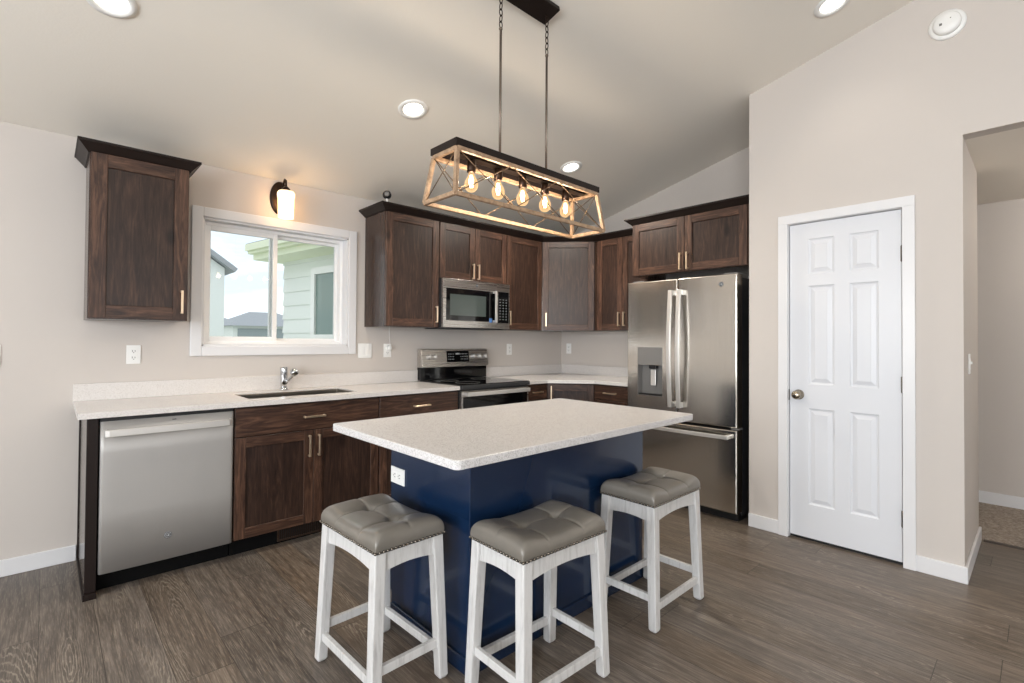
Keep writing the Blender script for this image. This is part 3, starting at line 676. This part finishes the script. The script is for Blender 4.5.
bgd = MB(); prof = [(-.10, .926), (-.004, .926), (-.004, 1.198), (-.055, 1.198), (-.065, 1.19), (-.082, 1.038), (-.10, 1.03)]
bk = MB(); bk.box(.002, RW-.002, -.062, -.004, .926, 1.045); obj('backguard_riser', bk, M_BLACKG, t, bevel=.002)
cpn = MB(); P_ = [(-.004, 1.035), (-.092, 1.035), (-.070, 1.195), (-.055, 1.201), (-.004, 1.201)]
cpn.loft([[(x, y, z) for y, z in P_] for x in (.001, RW-.001)], 0, False); cp_ = obj('control_panel', cpn, M_STEELH, t, bevel=.003)
sl_ = math.atan2(.022, .16)
PM = lambda x, z: Matrix.Translation((x, -.092+(z-1.035)*.1375-.0005, z)) @ Matrix.Rotation(-sl_, 4, 'X') @ Matrix.Rotation(PI/2, 4, 'X')
dm = MB(); dm.box(-.128, .128, -.052, .052, 0, .003, 0, M=PM(.395, 1.130))
for i in range(4):
    for j in range(3): dm.box(-.11+i*.018, -.102+i*.018, -.028+j*.024, -.022+j*.024, .0032, .0036, 1, M=PM(.395, 1.130))
for i in range(5):
    for j in range(3): dm.box(.03+i*.018, .037+i*.018, -.028+j*.024, -.022+j*.024, .0032, .0036, 1, M=PM(.395, 1.130))
for i in range(3): dm.box(-.025+i*.016, -.014+i*.016, .018, .032, .0032, .0036, 1, M=PM(.395, 1.130))
obj('clock_display', dm, [M_BLACKG, M_MARK], cp_)
for x in (.072, .136, .572, .648, .720):
    km = MB(); km.lathe([(.023, 0), (.023, .005), (.019, .008), (.018, .026), (.014, .029)], 20, M=PM(x, 1.130)); km.box(-.003, .003, -.018, .018, .026, .034, M=PM(x, 1.130))
    obj('knob', km, M_HANDLE, cp_)
od = MB(); od.box(.004, RW-.004, -.652, -.622, .265, .872, 0).box(.02, RW-.02, -.655, -.65, .34, .826, 1)
odo = obj('oven_door', od, [M_STEELH, M_BLACKG], t, bevel=.003)
hb = MB(); hb.box(.03, RW-.03, -.705, -.690, .832, .866).box(.03, .05, -.692, -.652, .836, .862).box(RW-.05, RW-.03, -.692, -.652, .836, .862)
obj('handle', hb, M_HANDLE, odo, bevel=.004)
obj('storage_drawer', MB().box(.004, RW-.004, -.648, -.622, .06, .255), M_STEELH, t, bevel=.003)
obj('foot_rail', MB().box(.03, RW-.03, -.60, -.05, 0, .02), M_BLACK, t)

# ------------------------------------------------------------------ microwave
t = thing('microwave', 'stainless over-the-range microwave mounted above the stove', 'microwave', (-1.9535, 0, 1.387))
MW_, MH = .758, .416
obj('case', MB().box(0, MW_, -.375, -.003, 0.0, MH), M_CASE, t)
md = MB(); X1 = .595
md.box(.001, X1, -.402, -.376, .003, MH-.002, 0)
md.box(.030, X1-.010, -.4035, -.40, .062, MH-.080, 1); md.box(.070, X1-.130, -.4045, -.403, .105, MH-.130, 2)
mdo = obj('microwave_door', md, [M_STEELH, M_BLACKG, M_GREYG], t, bevel=.002)
obj('handle', MB().box(X1-.052, X1-.030, -.448, -.436, .055, MH-.075).box(X1-.050, X1-.032, -.437, -.403, .058, .076).box(X1-.050, X1-.032, -.437, -.403, MH-.096, MH-.078), M_HANDLE, mdo, bevel=.003)
obj('sticker', MB().box(X1-.090, X1-.055, -.4048, -.4036, .055, .095), plain('blue_label', srgb(70, 110, 165), .4), mdo)
kp = MB(); kp.box(X1+.002, MW_-.001, -.400, -.376, .003, MH-.002, 0).box(X1+.018, MW_-.014, -.4025, -.400, .055, MH-.075, 1)
for i in range(3):
    for j in range(8): kp.box(X1+.035+i*.038, X1+.046+i*.038, -.4032, -.4026, .085+j*.026, .090+j*.026, 2)
obj('keypad', kp, [M_STEELH, M_BLACKG, M_MARK], t)
emblem(mdo, None, .013, Matrix.Translation((.36, -.4025, MH-.040)) @ Matrix.Rotation(PI/2, 4, 'X'))
obj('bottom_vent', MB().box(.05, MW_-.05, -.36, -.05, -.008, 0), M_BLACK, t)

# ------------------------------------------------------------------ refrigerator
t = thing('refrigerator', 'stainless french-door refrigerator with dispenser beside the pantry wall', 'refrigerator', (0, -1.425, 0), -PI/2)
FW = .909
obj('case', MB().box(.004, FW-.004, -.695, -.03, .03, 1.750), M_CASE, t, bevel=.004)
obj('hinge_cover', MB().box(.02, .12, -.74, -.55, 1.7505, 1.785), M_GREYP, t, bevel=.004); obj('hinge_cover', MB().box(FW-.12, FW-.02, -.74, -.55, 1.7505, 1.785), M_GREYP, t, bevel=.004)
def rdoor(mb, x0, x1, z0, z1, hole=None, y0=-.700, y1=-.790, mi=0):
    mb.box(x0, x1, y1, y0, z0, z1, mi) if not hole else None
    if hole:
        a, b, c, e = hole
        mb.box(x0, a, y1, y0, z0, z1, mi).box(b, x1, y1, y0, z0, z1, mi).box(a, b, y1, y0, z0, c, mi).box(a, b, y1, y0, e, z1, mi)
    return mb
sp = .4545
dh = (.100, .325, .845, 1.235)
# left door with a recess: a single shell with bevelled outline
ld = MB()
def shell(mb, x0, x1, z0, z1, hole, yb, yf, r=.008):
    o1 = [(x0, yb, z0), (x1, yb, z0), (x1, yb, z1), (x0, yb, z1)]
    o2 = [(x0, yf+r, z0), (x1, yf+r, z0), (x1, yf+r, z1), (x0, yf+r, z1)]
    o3 = [(x0+r*.3, yf+r*.3, z0+r*.3), (x1-r*.3, yf+r*.3, z0+r*.3), (x1-r*.3, yf+r*.3, z1-r*.3), (x0+r*.3, yf+r*.3, z1-r*.3)]
    o4 = [(x0+r, yf, z0+r), (x1-r, yf, z0+r), (x1-r, yf, z1-r), (x0+r, yf, z1-r)]
    mb.loft([o1, o2, o3, o4], 0, False, False); mb.add(o1, [(3, 2, 1, 0)])
    if hole:
        a, b, c, e = hole; h1 = [(a, yf, c), (b, yf, c), (b, yf, e), (a, yf, e)]; h2 = [(a+.008, yf+.06, c+.008), (b-.008, yf+.06, c+.008), (b-.008, yf+.06, e-.004), (a+.008, yf+.06, e-.004)]
        mb.add(o4+h1, [(0, 1, 5, 4), (1, 2, 6, 5), (2, 3, 7, 6), (3, 0, 4, 7)])
        mb.loft([h1, h2], 1, False, False); mb.add(h2, [(0, 1, 2, 3)], 1)
    else: mb.add(o4, [(0, 1, 2, 3)])
shell(ld, .001, sp-.0025, .668, 1.770, (dh[0], dh[1], dh[2], 1.092), -.700, -.792)
ldo = obj('refrigerator_door', ld, [M_SLATE, M_GREYP], t)
ld = MB(); shell(ld, sp+.0025, FW-.001, .668, 1.770, None, -.700, -.792); rdo = obj('refrigerator_door', ld, [M_SLATE], t)
ld = MB(); shell(ld, .001, FW-.001, .062, .652, None, -.700, -.792); fdo = obj('freezer_drawer', ld, [M_SLATE], t)
dp = obj('dispenser', MB().box(dh[0], dh[1], -.7955, -.790, 1.094, 1.235), M_GREYP, ldo, bevel=.002)
obj('dispenser_lever', MB().box(.205, .252, -.768, -.760, .925, 1.055), M_HANDLE, ldo, bevel=.004)
obj('drip_tray', MB().box(.106, .319, -.790, -.738, .852, .858), M_BLACK, ldo)
obj('nozzle', MB().box(.200, .262, -.785, -.745, 1.062, 1.088), M_BLACK, ldo, bevel=.003)
def vhandle(parent, x):
    mb = MB(); P2 = []
    N = 12
    for k in range(N+1):
        s_ = k/N; z = .775+s_*.905; y = -.842-.026*math.sin(PI*s_)
        P2.append((x, y, z))
    R_ = [[(p[0]-.017, p[1]+.008, p[2]), (p[0]+.017, p[1]+.008, p[2]), (p[0]+.015, p[1]-.008, p[2]), (p[0]-.015, p[1]-.008, p[2])] for p in P2]
    mb.loft(R_, 0, False); mb.box(x-.012, x+.012, -.84, -.791, .775, .815).box(x-.012, x+.012, -.84, -.791, 1.640, 1.680)
    return obj('handle', mb, M_HANDLE, parent, bevel=.003)
vhandle(ldo, sp-.036); vhandle(rdo, sp+.036)
mb = MB(); R_ = []
for k in range(13):
    s_ = k/12; x = .085+s_*(FW-.13); y = -.842-.012*math.sin(PI*s_); R_.append([(x, y+.006, .588), (x, y-.006, .590), (x, y-.006, .616), (x, y+.006, .618)])
mb.loft(R_, 0, False); mb.box(.085, .115, -.842, -.791, .590, .616).box(FW-.075, FW-.045, -.842, -.791, .590, .616); obj('handle', mb, M_HANDLE, fdo, bevel=.003)
emblem(rdo, None, .018, Matrix.Translation((.795, -.7925, 1.700)) @ Matrix.Rotation(PI/2, 4, 'X'))
obj('door_hinge', MB().box(FW-.05, FW+.006, -.775, -.70, .654, .666), M_GREYP, t)
obj('base_grille', MB().box(.01, FW-.01, -.74, -.60, .0, .055), M_BLACK, t)

# ------------------------------------------------------------------ island
t = thing('island_cabinet', 'navy blue painted kitchen island cabinet under the speckled top', 'kitchen island', (-3.17, -1.705, 0))
IX, IY = 1.202, .607
obj('cabinet_body', MB().box(0, IX, -IY, -.024, .0, .884), M_BLUE, t, bevel=.002)
bt = MB().box(-.010, IX+.010, -IY-.010, -IY, 0, .062).box(-.010, 0, -IY, -.03, 0, .062).box(IX, IX+.010, -IY, -.03, 0, .062); obj('base_trim', bt, M_BLUE, t, bevel=.004)
for k in range(2):
    mb = MB(); a, b = .004+k*IX/2, (k+1)*IX/2-.004; r = .058
    mb.box(a, a+r, -.0235, -.004, .11, .872).box(b-r, b, -.0235, -.004, .11, .872).box(a+r, b-r, -.0235, -.004, .11, .168).box(a+r, b-r, -.0235, -.004, .814, .872).box(a+r, b-r, -.0235, -.013, .168, .814)
    obj('door', mb, M_BLUE, t, bevel=.0015)
def rounded_rect(x0, x1, y0, y1, r, n=6):
    pts = []
    for cx, cy, a0 in ((x1-r, y0+r, -90), (x1-r, y1-r, 0), (x0+r, y1-r, 90), (x0+r, y0+r, 180)):
        for k in range(n+1):
            a = math.radians(a0+90*k/n); pts.append((cx+r*math.cos(a), cy+r*math.sin(a)))
    return pts
it = obj('island_countertop', MB().prism(rounded_rect(-3.452, -1.955, -2.602, -1.697, .022), .8843, .9145), M_QUARTZ2, bevel=.003)
tag(it, 'speckled light grey quartz top on the navy blue island', 'countertop')

# ------------------------------------------------------------------ wall plates
def plate(name, label, cat, loc, rz, kind='outlet', wd=.070, hh=.115, group=None):
    t = thing(name, label, cat, loc, rz, group)
    obj('cover_plate', MB().box(-wd/2, wd/2, -.006, -.0005, -hh/2, hh/2), M_WHITEP, t, bevel=.002)
    if kind == 'outlet':
        for s_ in (-1, 1):
            mb = MB().box(-.016, .016, -.008, -.0058, s_*.020-.014, s_*.020+.014, 0)
            mb.box(-.008, -.0055, -.0085, -.0079, s_*.020-.004, s_*.020+.007, 1).box(.0055, .008, -.0085, -.0079, s_*.020-.004, s_*.020+.006, 1).box(-.0022, .0022, -.0085, -.0079, s_*.020-.011, s_*.020-.007, 1)
            obj('receptacle', mb, [M_WHITEP, M_BLACK], t)
    elif kind == 'double':
        for s_ in (-1, 1): obj('switch_rocker', MB().box(s_*.023-.016, s_*.023+.016, -.0085, -.0058, -.033, .033), M_WHITEP, t, bevel=.001)
    else:
        mb = MB().box(-.016, .016, -.008, -.0058, -.033, .033).box(-.004, .004, -.016, -.008, -.002, .012); obj('switch_rocker', mb, M_WHITEP, t, bevel=.001)
    return t
plate('outlet', 'white wall outlet below the lone left wall cabinet', 'outlet', (-3.970, 0, 1.180), 0)
plate('switch_plate', 'white double switch plate just right of the window casing', 'switch', (-2.448, 0, 1.190), 0, 'double', .118, .118)
plate('outlet', 'white outlet with a plug-in adapter and hanging cord under the cabinets', 'outlet', (-2.243, 0, 1.190), 0)
plate('outlet', 'white outlet on the window wall between stove and corner', 'outlet', (-.828, 0, 1.190), 0)
plate('outlet', 'white outlet on the refrigerator wall beside the room corner', 'outlet', (0, -.114, 1.195), -PI/2)
plate('switch_plate', 'white switch plate cut off at the left picture edge', 'switch', (-4.574, 0, 1.182), 0, 'single')
plate('switch_plate', 'white toggle switch on the hallway opening side wall', 'switch', (-.50, -3.522, 1.165), 0, 'single')
po = plate('outlet', 'white outlet on the blue end panel of the island', 'outlet', (-3.1705, -1.784, .655), -PI/2, 'outlet', .074, .118)
po.rotation_euler = (0, PI/2, -PI/2); po.rotation_mode = 'XYZ'
t = thing('power_adapter', 'white plug adapter in the outlet with a thin cord up to the cabinet', 'adapter', (-2.236, -.009, 1.212))
obj('adapter_body', MB().lathe([(.021, 0), (.022, .004), (.021, .026), (.015, .030)], 20, M=Matrix.Rotation(PI/2, 4, 'X')), M_WHITEP, t)
obj('cord', MB().tube([(0, -.02, .015), (.003, -.018, .05), (-.004, -.02, .10), (-.002, -.014, .172)], .0022, 8), M_WHITEP, t)
# small security camera on top of the cabinets
t = thing('security_camera', 'small black and white security camera on the cabinet crown by the window', 'camera', (-2.425, -.30, CT))
obj('stand', MB().lathe([(.026, 0), (.026, .005), (.012, .012), (.008, .04), (.012, .05)], 20), M_WHITEP, t)
obj('camera_head', MB().sphere((0, 0, .080), .034, 18, 12), M_BLACK, t)
Rc = Matrix.Translation((0, 0, .080)) @ Matrix.Rotation(math.radians(-30), 4, 'Z') @ Matrix.Rotation(PI/2, 4, 'X')
obj('lens_ring', MB().lathe([(.020, .028), (.018, .034), (.008, .035)], 18, M=Rc), M_GREYP, t)

# ------------------------------------------------------------------ downlights and detector
RX = math.atan(.2418)
for k, (x, y, lb) in enumerate(((-2.715, -1.140, 'round recessed ceiling light above and left of the pendant lamp'), (-1.211, -1.152, 'round recessed ceiling light just behind the right end of the pendant lamp'),
                 (-4.182, -1.118, 'recessed ceiling light cut by the top edge, over the left counter'), (-1.186, -3.02, 'recessed ceiling light cut by the top edge, near the pantry wall'))):
    t = thing('recessed_light', lb, 'ceiling light', (x, y, CZ(y)-.001), 0); t.rotation_euler = (-RX, 0, 0)
    obj('trim_ring', MB().lathe([(.092, 0), (.090, -.006), (.074, -.009), (.060, -.003), (.060, 0)], 36, caps=False), M_WHITEP, t)
    obj('lens', MB().lathe([(.0605, -.001), (.058, -.003), (.03, -.004)], 36), M_LENS, t)
    l = bpy.data.lights.new('downlight_glow', 'SPOT'); l.energy = (24, 120, 10, 4)[k]; l.spot_size = math.radians((130, 165, 130, 130)[k]); l.spot_blend = .8; l.shadow_soft_size = .06; l.color = (1, .93, .82)
    lo = bpy.data.objects.new('downlight_glow', l); C.objects.link(lo); lo.location = (x, y, CZ(y)-.03)
t = thing('smoke_detector', 'round white smoke detector high on the pantry wall', 'smoke detector', (PX, -3.462, 3.035), -PI/2)
Rx = Matrix.Rotation(PI/2, 4, 'X')
obj('mounting_ring', MB().lathe([(.080, 0.0005), (.080, .008), (.066, .012)], 36, M=Rx), M_WHITEP, t)
dm = MB(); dm.lathe([(.060, .010), (.060, .030), (.052, .040), (.02, .043)], 36, M=Rx); dm.box(-.03, -.018, -.0445, -.040, -.012, .0, 1); dm.box(.015, .02, -.0445, -.040, .012, .017, 1)
obj('detector_body', dm, [M_WHITEP, M_GREYP], t)

# ------------------------------------------------------------------ sconce
t = thing('wall_sconce', 'bronze wall sconce with lit frosted glass shade above the window', 'wall lamp', (-3.128, 0, 2.308))
Rx = Matrix.Rotation(PI/2, 4, 'X')
bp = MB(); rings = []
for (sc_, yy) in ((1, -.0005), (1, -.010), (.9, -.018), (.78, -.020), (.4, -.026)):
    rings.append([(.070*sc_*math.cos(2*PI*i/36), yy, .122*sc_*math.sin(2*PI*i/36)) for i in range(36)])
bp.loft(rings); obj('back_plate', bp, M_BRONZE, t)
arm = [(0, -.02, .03), (0, -.05, .05), (0, -.075, .09), (0, -.10, .118), (0, -.125, .105), (0, -.130, .075), (0, -.130, .045)]
obj('arm', MB().tube(arm, .007, 10), M_BRONZE, t)
obj('shade_holder', MB().lathe([(.012, .060), (.022, .050), (.034, .030), (.036, .020)], 24, M=Matrix.Translation((0, -.130, 0))), M_BRONZE, t)
shp = [(.030, .030), (.050, .024), (.058, .010), (.058, -.005), (.054, -.03), (.052, -.10), (.053, -.165)]
sh = MB(); sh.lathe(shp, 28, M=Matrix.Translation((0, -.130, 0)), caps=False); so = obj('lamp_shade', sh, M_SHADE, t); so.modifiers.new('solid', 'SOLIDIFY').thickness = .004
l = bpy.data.lights.new('sconce_bulb', 'POINT'); l.energy = 12; l.color = (1, .70, .40); l.shadow_soft_size = .03; lo = bpy.data.objects.new('sconce_bulb', l); C.objects.link(lo); lo.location = (-3.128, -.130, 2.25)

# ------------------------------------------------------------------ chandelier
LX, LY = -2.69, -2.105
t = thing('pendant_lamp', 'long farmhouse pendant lamp with open wood cage and five bulbs over the island', 'pendant lamp', (LX, LY, 1.868))
bx, by, tx, ty, zt = .490, .110, .462, .083, .197
B = [(-bx, -by, 0), (bx, -by, 0), (bx, by, 0), (-bx, by, 0)]; T_ = [(-tx, -ty, zt), (tx, -ty, zt), (tx, ty, zt), (-tx, ty, zt)]
wf = MB(); s_ = .017
for i in range(4):
    j = (i+1) % 4
    wf.bar(B[i], B[j], s_, s_); wf.bar(T_[i], T_[j], s_, s_); wf.bar(B[i], T_[i], s_, s_, upv=(0, 1, 0))
obj('wood_cage', wf, M_LWOOD, t, bevel=.001, seg=1)
xm = MB(); L3 = lambda p, q, f: tuple(p[k]+(q[k]-p[k])*f for k in range(3))
for (a, b, n) in ((0, 1, 3), (2, 3, 3), (1, 2, 1), (3, 0, 1)):
    for k in range(n):
        xm.tube([L3(B[a], B[b], k/n), L3(T_[a], T_[b], (k+1)/n)], .0022, 6); xm.tube([L3(T_[a], T_[b], k/n), L3(B[a], B[b], (k+1)/n)], .0022, 6)
obj('cross_wires', xm, plain('bronze_wire', srgb(120, 98, 76), .35, .8), t)
tf = MB(); ox, oy = tx+.012, ty+.010
for a, b, c, e in ((-ox, ox, -oy, -oy+.02), (-ox, ox, oy-.02, oy), (-ox, -ox+.02, -oy+.02, oy-.02), (ox-.02, ox, -oy+.02, oy-.02)): tf.box(a, b, c, e, zt+.008, zt+.038)
obj('top_frame', tf, M_DARK, t, bevel=.001)
obj('socket_bar', MB().box(-ox+.02, ox-.02, -.022, .022, zt+.006, zt+.022), M_BRONZE, t)
for k in range(5):
    x = (k-2)*.157-.008
    so = obj('socket', MB().lathe([(.014, .0), (.020, -.004), (.020, -.055), (.016, -.058)], 18), M_BRONZE, t, loc=(x, 0, zt+.006))
    prof_b = [(.012, -.054), (.013, -.066), (.020, -.080), (.029, -.098), (.030, -.112), (.026, -.128), (.016, -.139), (.005, -.142)]
    obj('bulb', MB().lathe(prof_b, 20), M_BULB, so)
    fm = MB()
    for q in range(5):
        a = 2*PI*q/5; fm.tube([(.004*math.cos(a), .004*math.sin(a), -.068), (.011*math.cos(a), .011*math.sin(a), -.094), (.006*math.cos(a+.6), .006*math.sin(a+.6), -.122)], .0013, 5)
    obj('filament', fm, M_FIL, so)
    l = bpy.data.lights.new('pendant_bulb', 'POINT'); l.energy = 4.2; l.color = (1, .88, .74); l.shadow_soft_size = .02
    lo = bpy.data.objects.new('pendant_bulb', l); C.objects.link(lo); lo.location = (LX+x, LY, 1.868+zt-.10)
zc = CZ(LY)-1.868
for s2_ in (-1, 1):
    x = s2_*.156
    obj('rod', MB().tube([(x, 0, zt+.02), (x, 0, 2.722-1.868)], .0060, 10).sphere((x, 0, 2.722-1.868), .009), plain('brushed_bronze_rod', srgb(120, 108, 98), .35, .8), t)
    cm = MB(); zz = 2.726-1.868; k = 0
    while zz < zc-.03:
        pts = []
        for i in range(16):
            a = 2*PI*i/16; u_ = .0085*math.cos(a); v_ = .017*math.sin(a); pts.append((x+(u_ if k % 2 == 0 else 0), (u_ if k % 2 else 0), zz+.015+v_))
        cm.tube(pts, .0025, 6, 0, True); zz += .029; k += 1
    cm.tube([(x, 0, zz-.005), (x, 0, zc)], .004, 6)
    obj('chain', cm, M_BRONZE, t)
cn = obj('canopy', MB().box(-.19, .19, -.055, .055, -.026, -.001), M_DARK, t, loc=(0, 0, zc), rot=(-RX, 0, 0), bevel=.003)

# ------------------------------------------------------------------ stools
def make_stool():
    t = thing('bar_stool', '', 'stool', (0, 0, 0), 0, None)
    # saddle seat
    N, Mm = 120, 84; hx, hy = .2135, .1435; z0 = .545; vs = []; fs = []
    for i in range(N+1):
        for j in range(Mm+1):
            su = math.sin(PI/2*(2*i/N-1)); sv = math.sin(PI/2*(2*j/Mm-1))
            fall = max(0, (1-abs(su)**10)*(1-abs(sv)**10))**.30
            x = su*hx; y = sv*hy
            bul = 1+.03*math.sin(PI*fall)
            h = .052 + .028*abs(su)**2.2 + .005*(1-sv*sv)
            for bxx in (-.088, .088):
                dd = (x-bxx)**2+(y)**2; h -= .020*math.exp(-dd/(.016**2)) + .008*math.exp(-dd/(.040**2))
                h -= .0060*math.exp(-((x-bxx)/.004)**2) + .0016*math.exp(-((x-bxx)/.020)**2)
            h -= (.0050*math.exp(-(y/.004)**2)+.0014*math.exp(-(y/.018)**2))*(1 if abs(x) > .088 else .5)
            vs.append((x*bul, y*bul, z0+max(0, h)*fall))
    for i in range(N):
        for j in range(Mm): a = i*(Mm+1)+j; fs.append((a, a+Mm+1, a+Mm+2, a+1))
    mb = MB(); mb.add(vs, fs, 0, True)
    rim = [i*(Mm+1) for i in range(N+1)] + [N*(Mm+1)+j for j in range(1, Mm+1)] + [i*(Mm+1)+Mm for i in range(N-1, -1, -1)] + [j for j in range(Mm-1, 0, -1)]
    mb.f.append(rim); mb.mi.append(0); mb.sm.append(False)
    seat = obj('seat', mb, M_LEATHER, t)
    nb = MB()
    per = []
    for k in range(26): per.append((-hx+2*hx*k/26, -hy, 'y'))
    for k in range(18): per.append((hx, -hy+2*hy*k/18, 'x'))
    for k in range(26): per.append((hx-2*hx*k/26, hy, 'y'))
    for k in range(18): per.append((-hx, hy-2*hy*k/18, 'x'))
    for (x, y, a) in per: nb.sphere((x*1.010, y*1.015, .5495), .0054, 8, 6)
    obj('nailhead_trim', nb, M_NAIL, t)
    obj('welt_band', MB().box(-hx-.001, hx+.001, -hy-.001, hy+.001, .5435, .5545), M_WELT, t)
    bb = MB()
    for bxx in (-.088, .088): bb.sphere((bxx, 0, .5705), .008, 10, 6, sc=(1, 1, .45))
    obj('tuft_button', bb, M_LEATHER, seat)
    tp = (.190, .121); ft = (.207, .143); lw, lb = .044, .039
    for sx_ in (-1, 1):
        for sy_ in (-1, 1):
            R_ = lambda cx, cy, w_, z: [(cx-w_/2, cy-w_/2, z), (cx+w_/2, cy-w_/2, z), (cx+w_/2, cy+w_/2, z), (cx-w_/2, cy+w_/2, z)]
            rr = []
            for z, w_ in ((0, .020), (.004, .030), (.012, lb), (.545, lw)):
                f = z/.545; rr.append(R_(sx_*(ft[0]+(tp[0]-ft[0])*f), sy_*(ft[1]+(tp[1]-ft[1])*f), w_, z))
            lg = MB(); lg.loft(rr, 0, False); obj('leg', lg, M_STOOL, t, bevel=.004)
    def at(sx_, sy_, z): f = z/.545; return (sx_*(ft[0]+(tp[0]-ft[0])*f), sy_*(ft[1]+(tp[1]-ft[1])*f))
    for s_ in (-1, 1):      # arched aprons
        for axis in ('x', 'y'):
            mb = MB(); n = 12; rings = []; arch = .017 if axis == 'x' else .012; zb = .470
            for k in range(n+1):
                f = -1+2*k/n; zlow = zb + arch*(1-f*f)
                xx, yy = at(1, 1, .50)
                if axis == 'x': a = f*(xx-.012); rings.append([(a, s_*yy-.010, zlow), (a, s_*yy+.010, zlow), (a, s_*(tp[1])+.010, .545), (a, s_*(tp[1])-.010, .545)])
                else: a = f*(yy-.012); rings.append([(s_*xx-.010, a, zlow), (s_*xx+.010, a, zlow), (s_*tp[0]+.010, a, .545), (s_*tp[0]-.010, a, .545)])
            mb.loft(rings, 0, False); obj('apron', mb, M_STOOL, t)
    for s_ in (-1, 1):
        x_, y_ = at(1, 1, .10); obj('stretcher', MB().box(-x_, x_, s_*y_-.009, s_*y_+.009, .084, .116), M_STOOL, t, bevel=.002)
        x_, y_ = at(1, 1, .14); obj('stretcher', MB().box(s_*x_-.009, s_*x_+.009, -y_, y_, .122, .154), M_STOOL, t, bevel=.002)
    return t
st = make_stool()
st.location = (-3.395, -2.038, 0); st.rotation_euler = (0, 0, PI/2+math.radians(1.5))
st['label'] = 'white stool with grey tufted seat at the left end of the island'
dup(st, (-2.990, -2.506, 0), math.radians(-1.8), 'white stool with grey tufted seat in the middle, nearest the camera')
dup(st, (-2.178, -2.492, 0), 0, 'white stool with grey tufted seat beside the refrigerator end of the island')
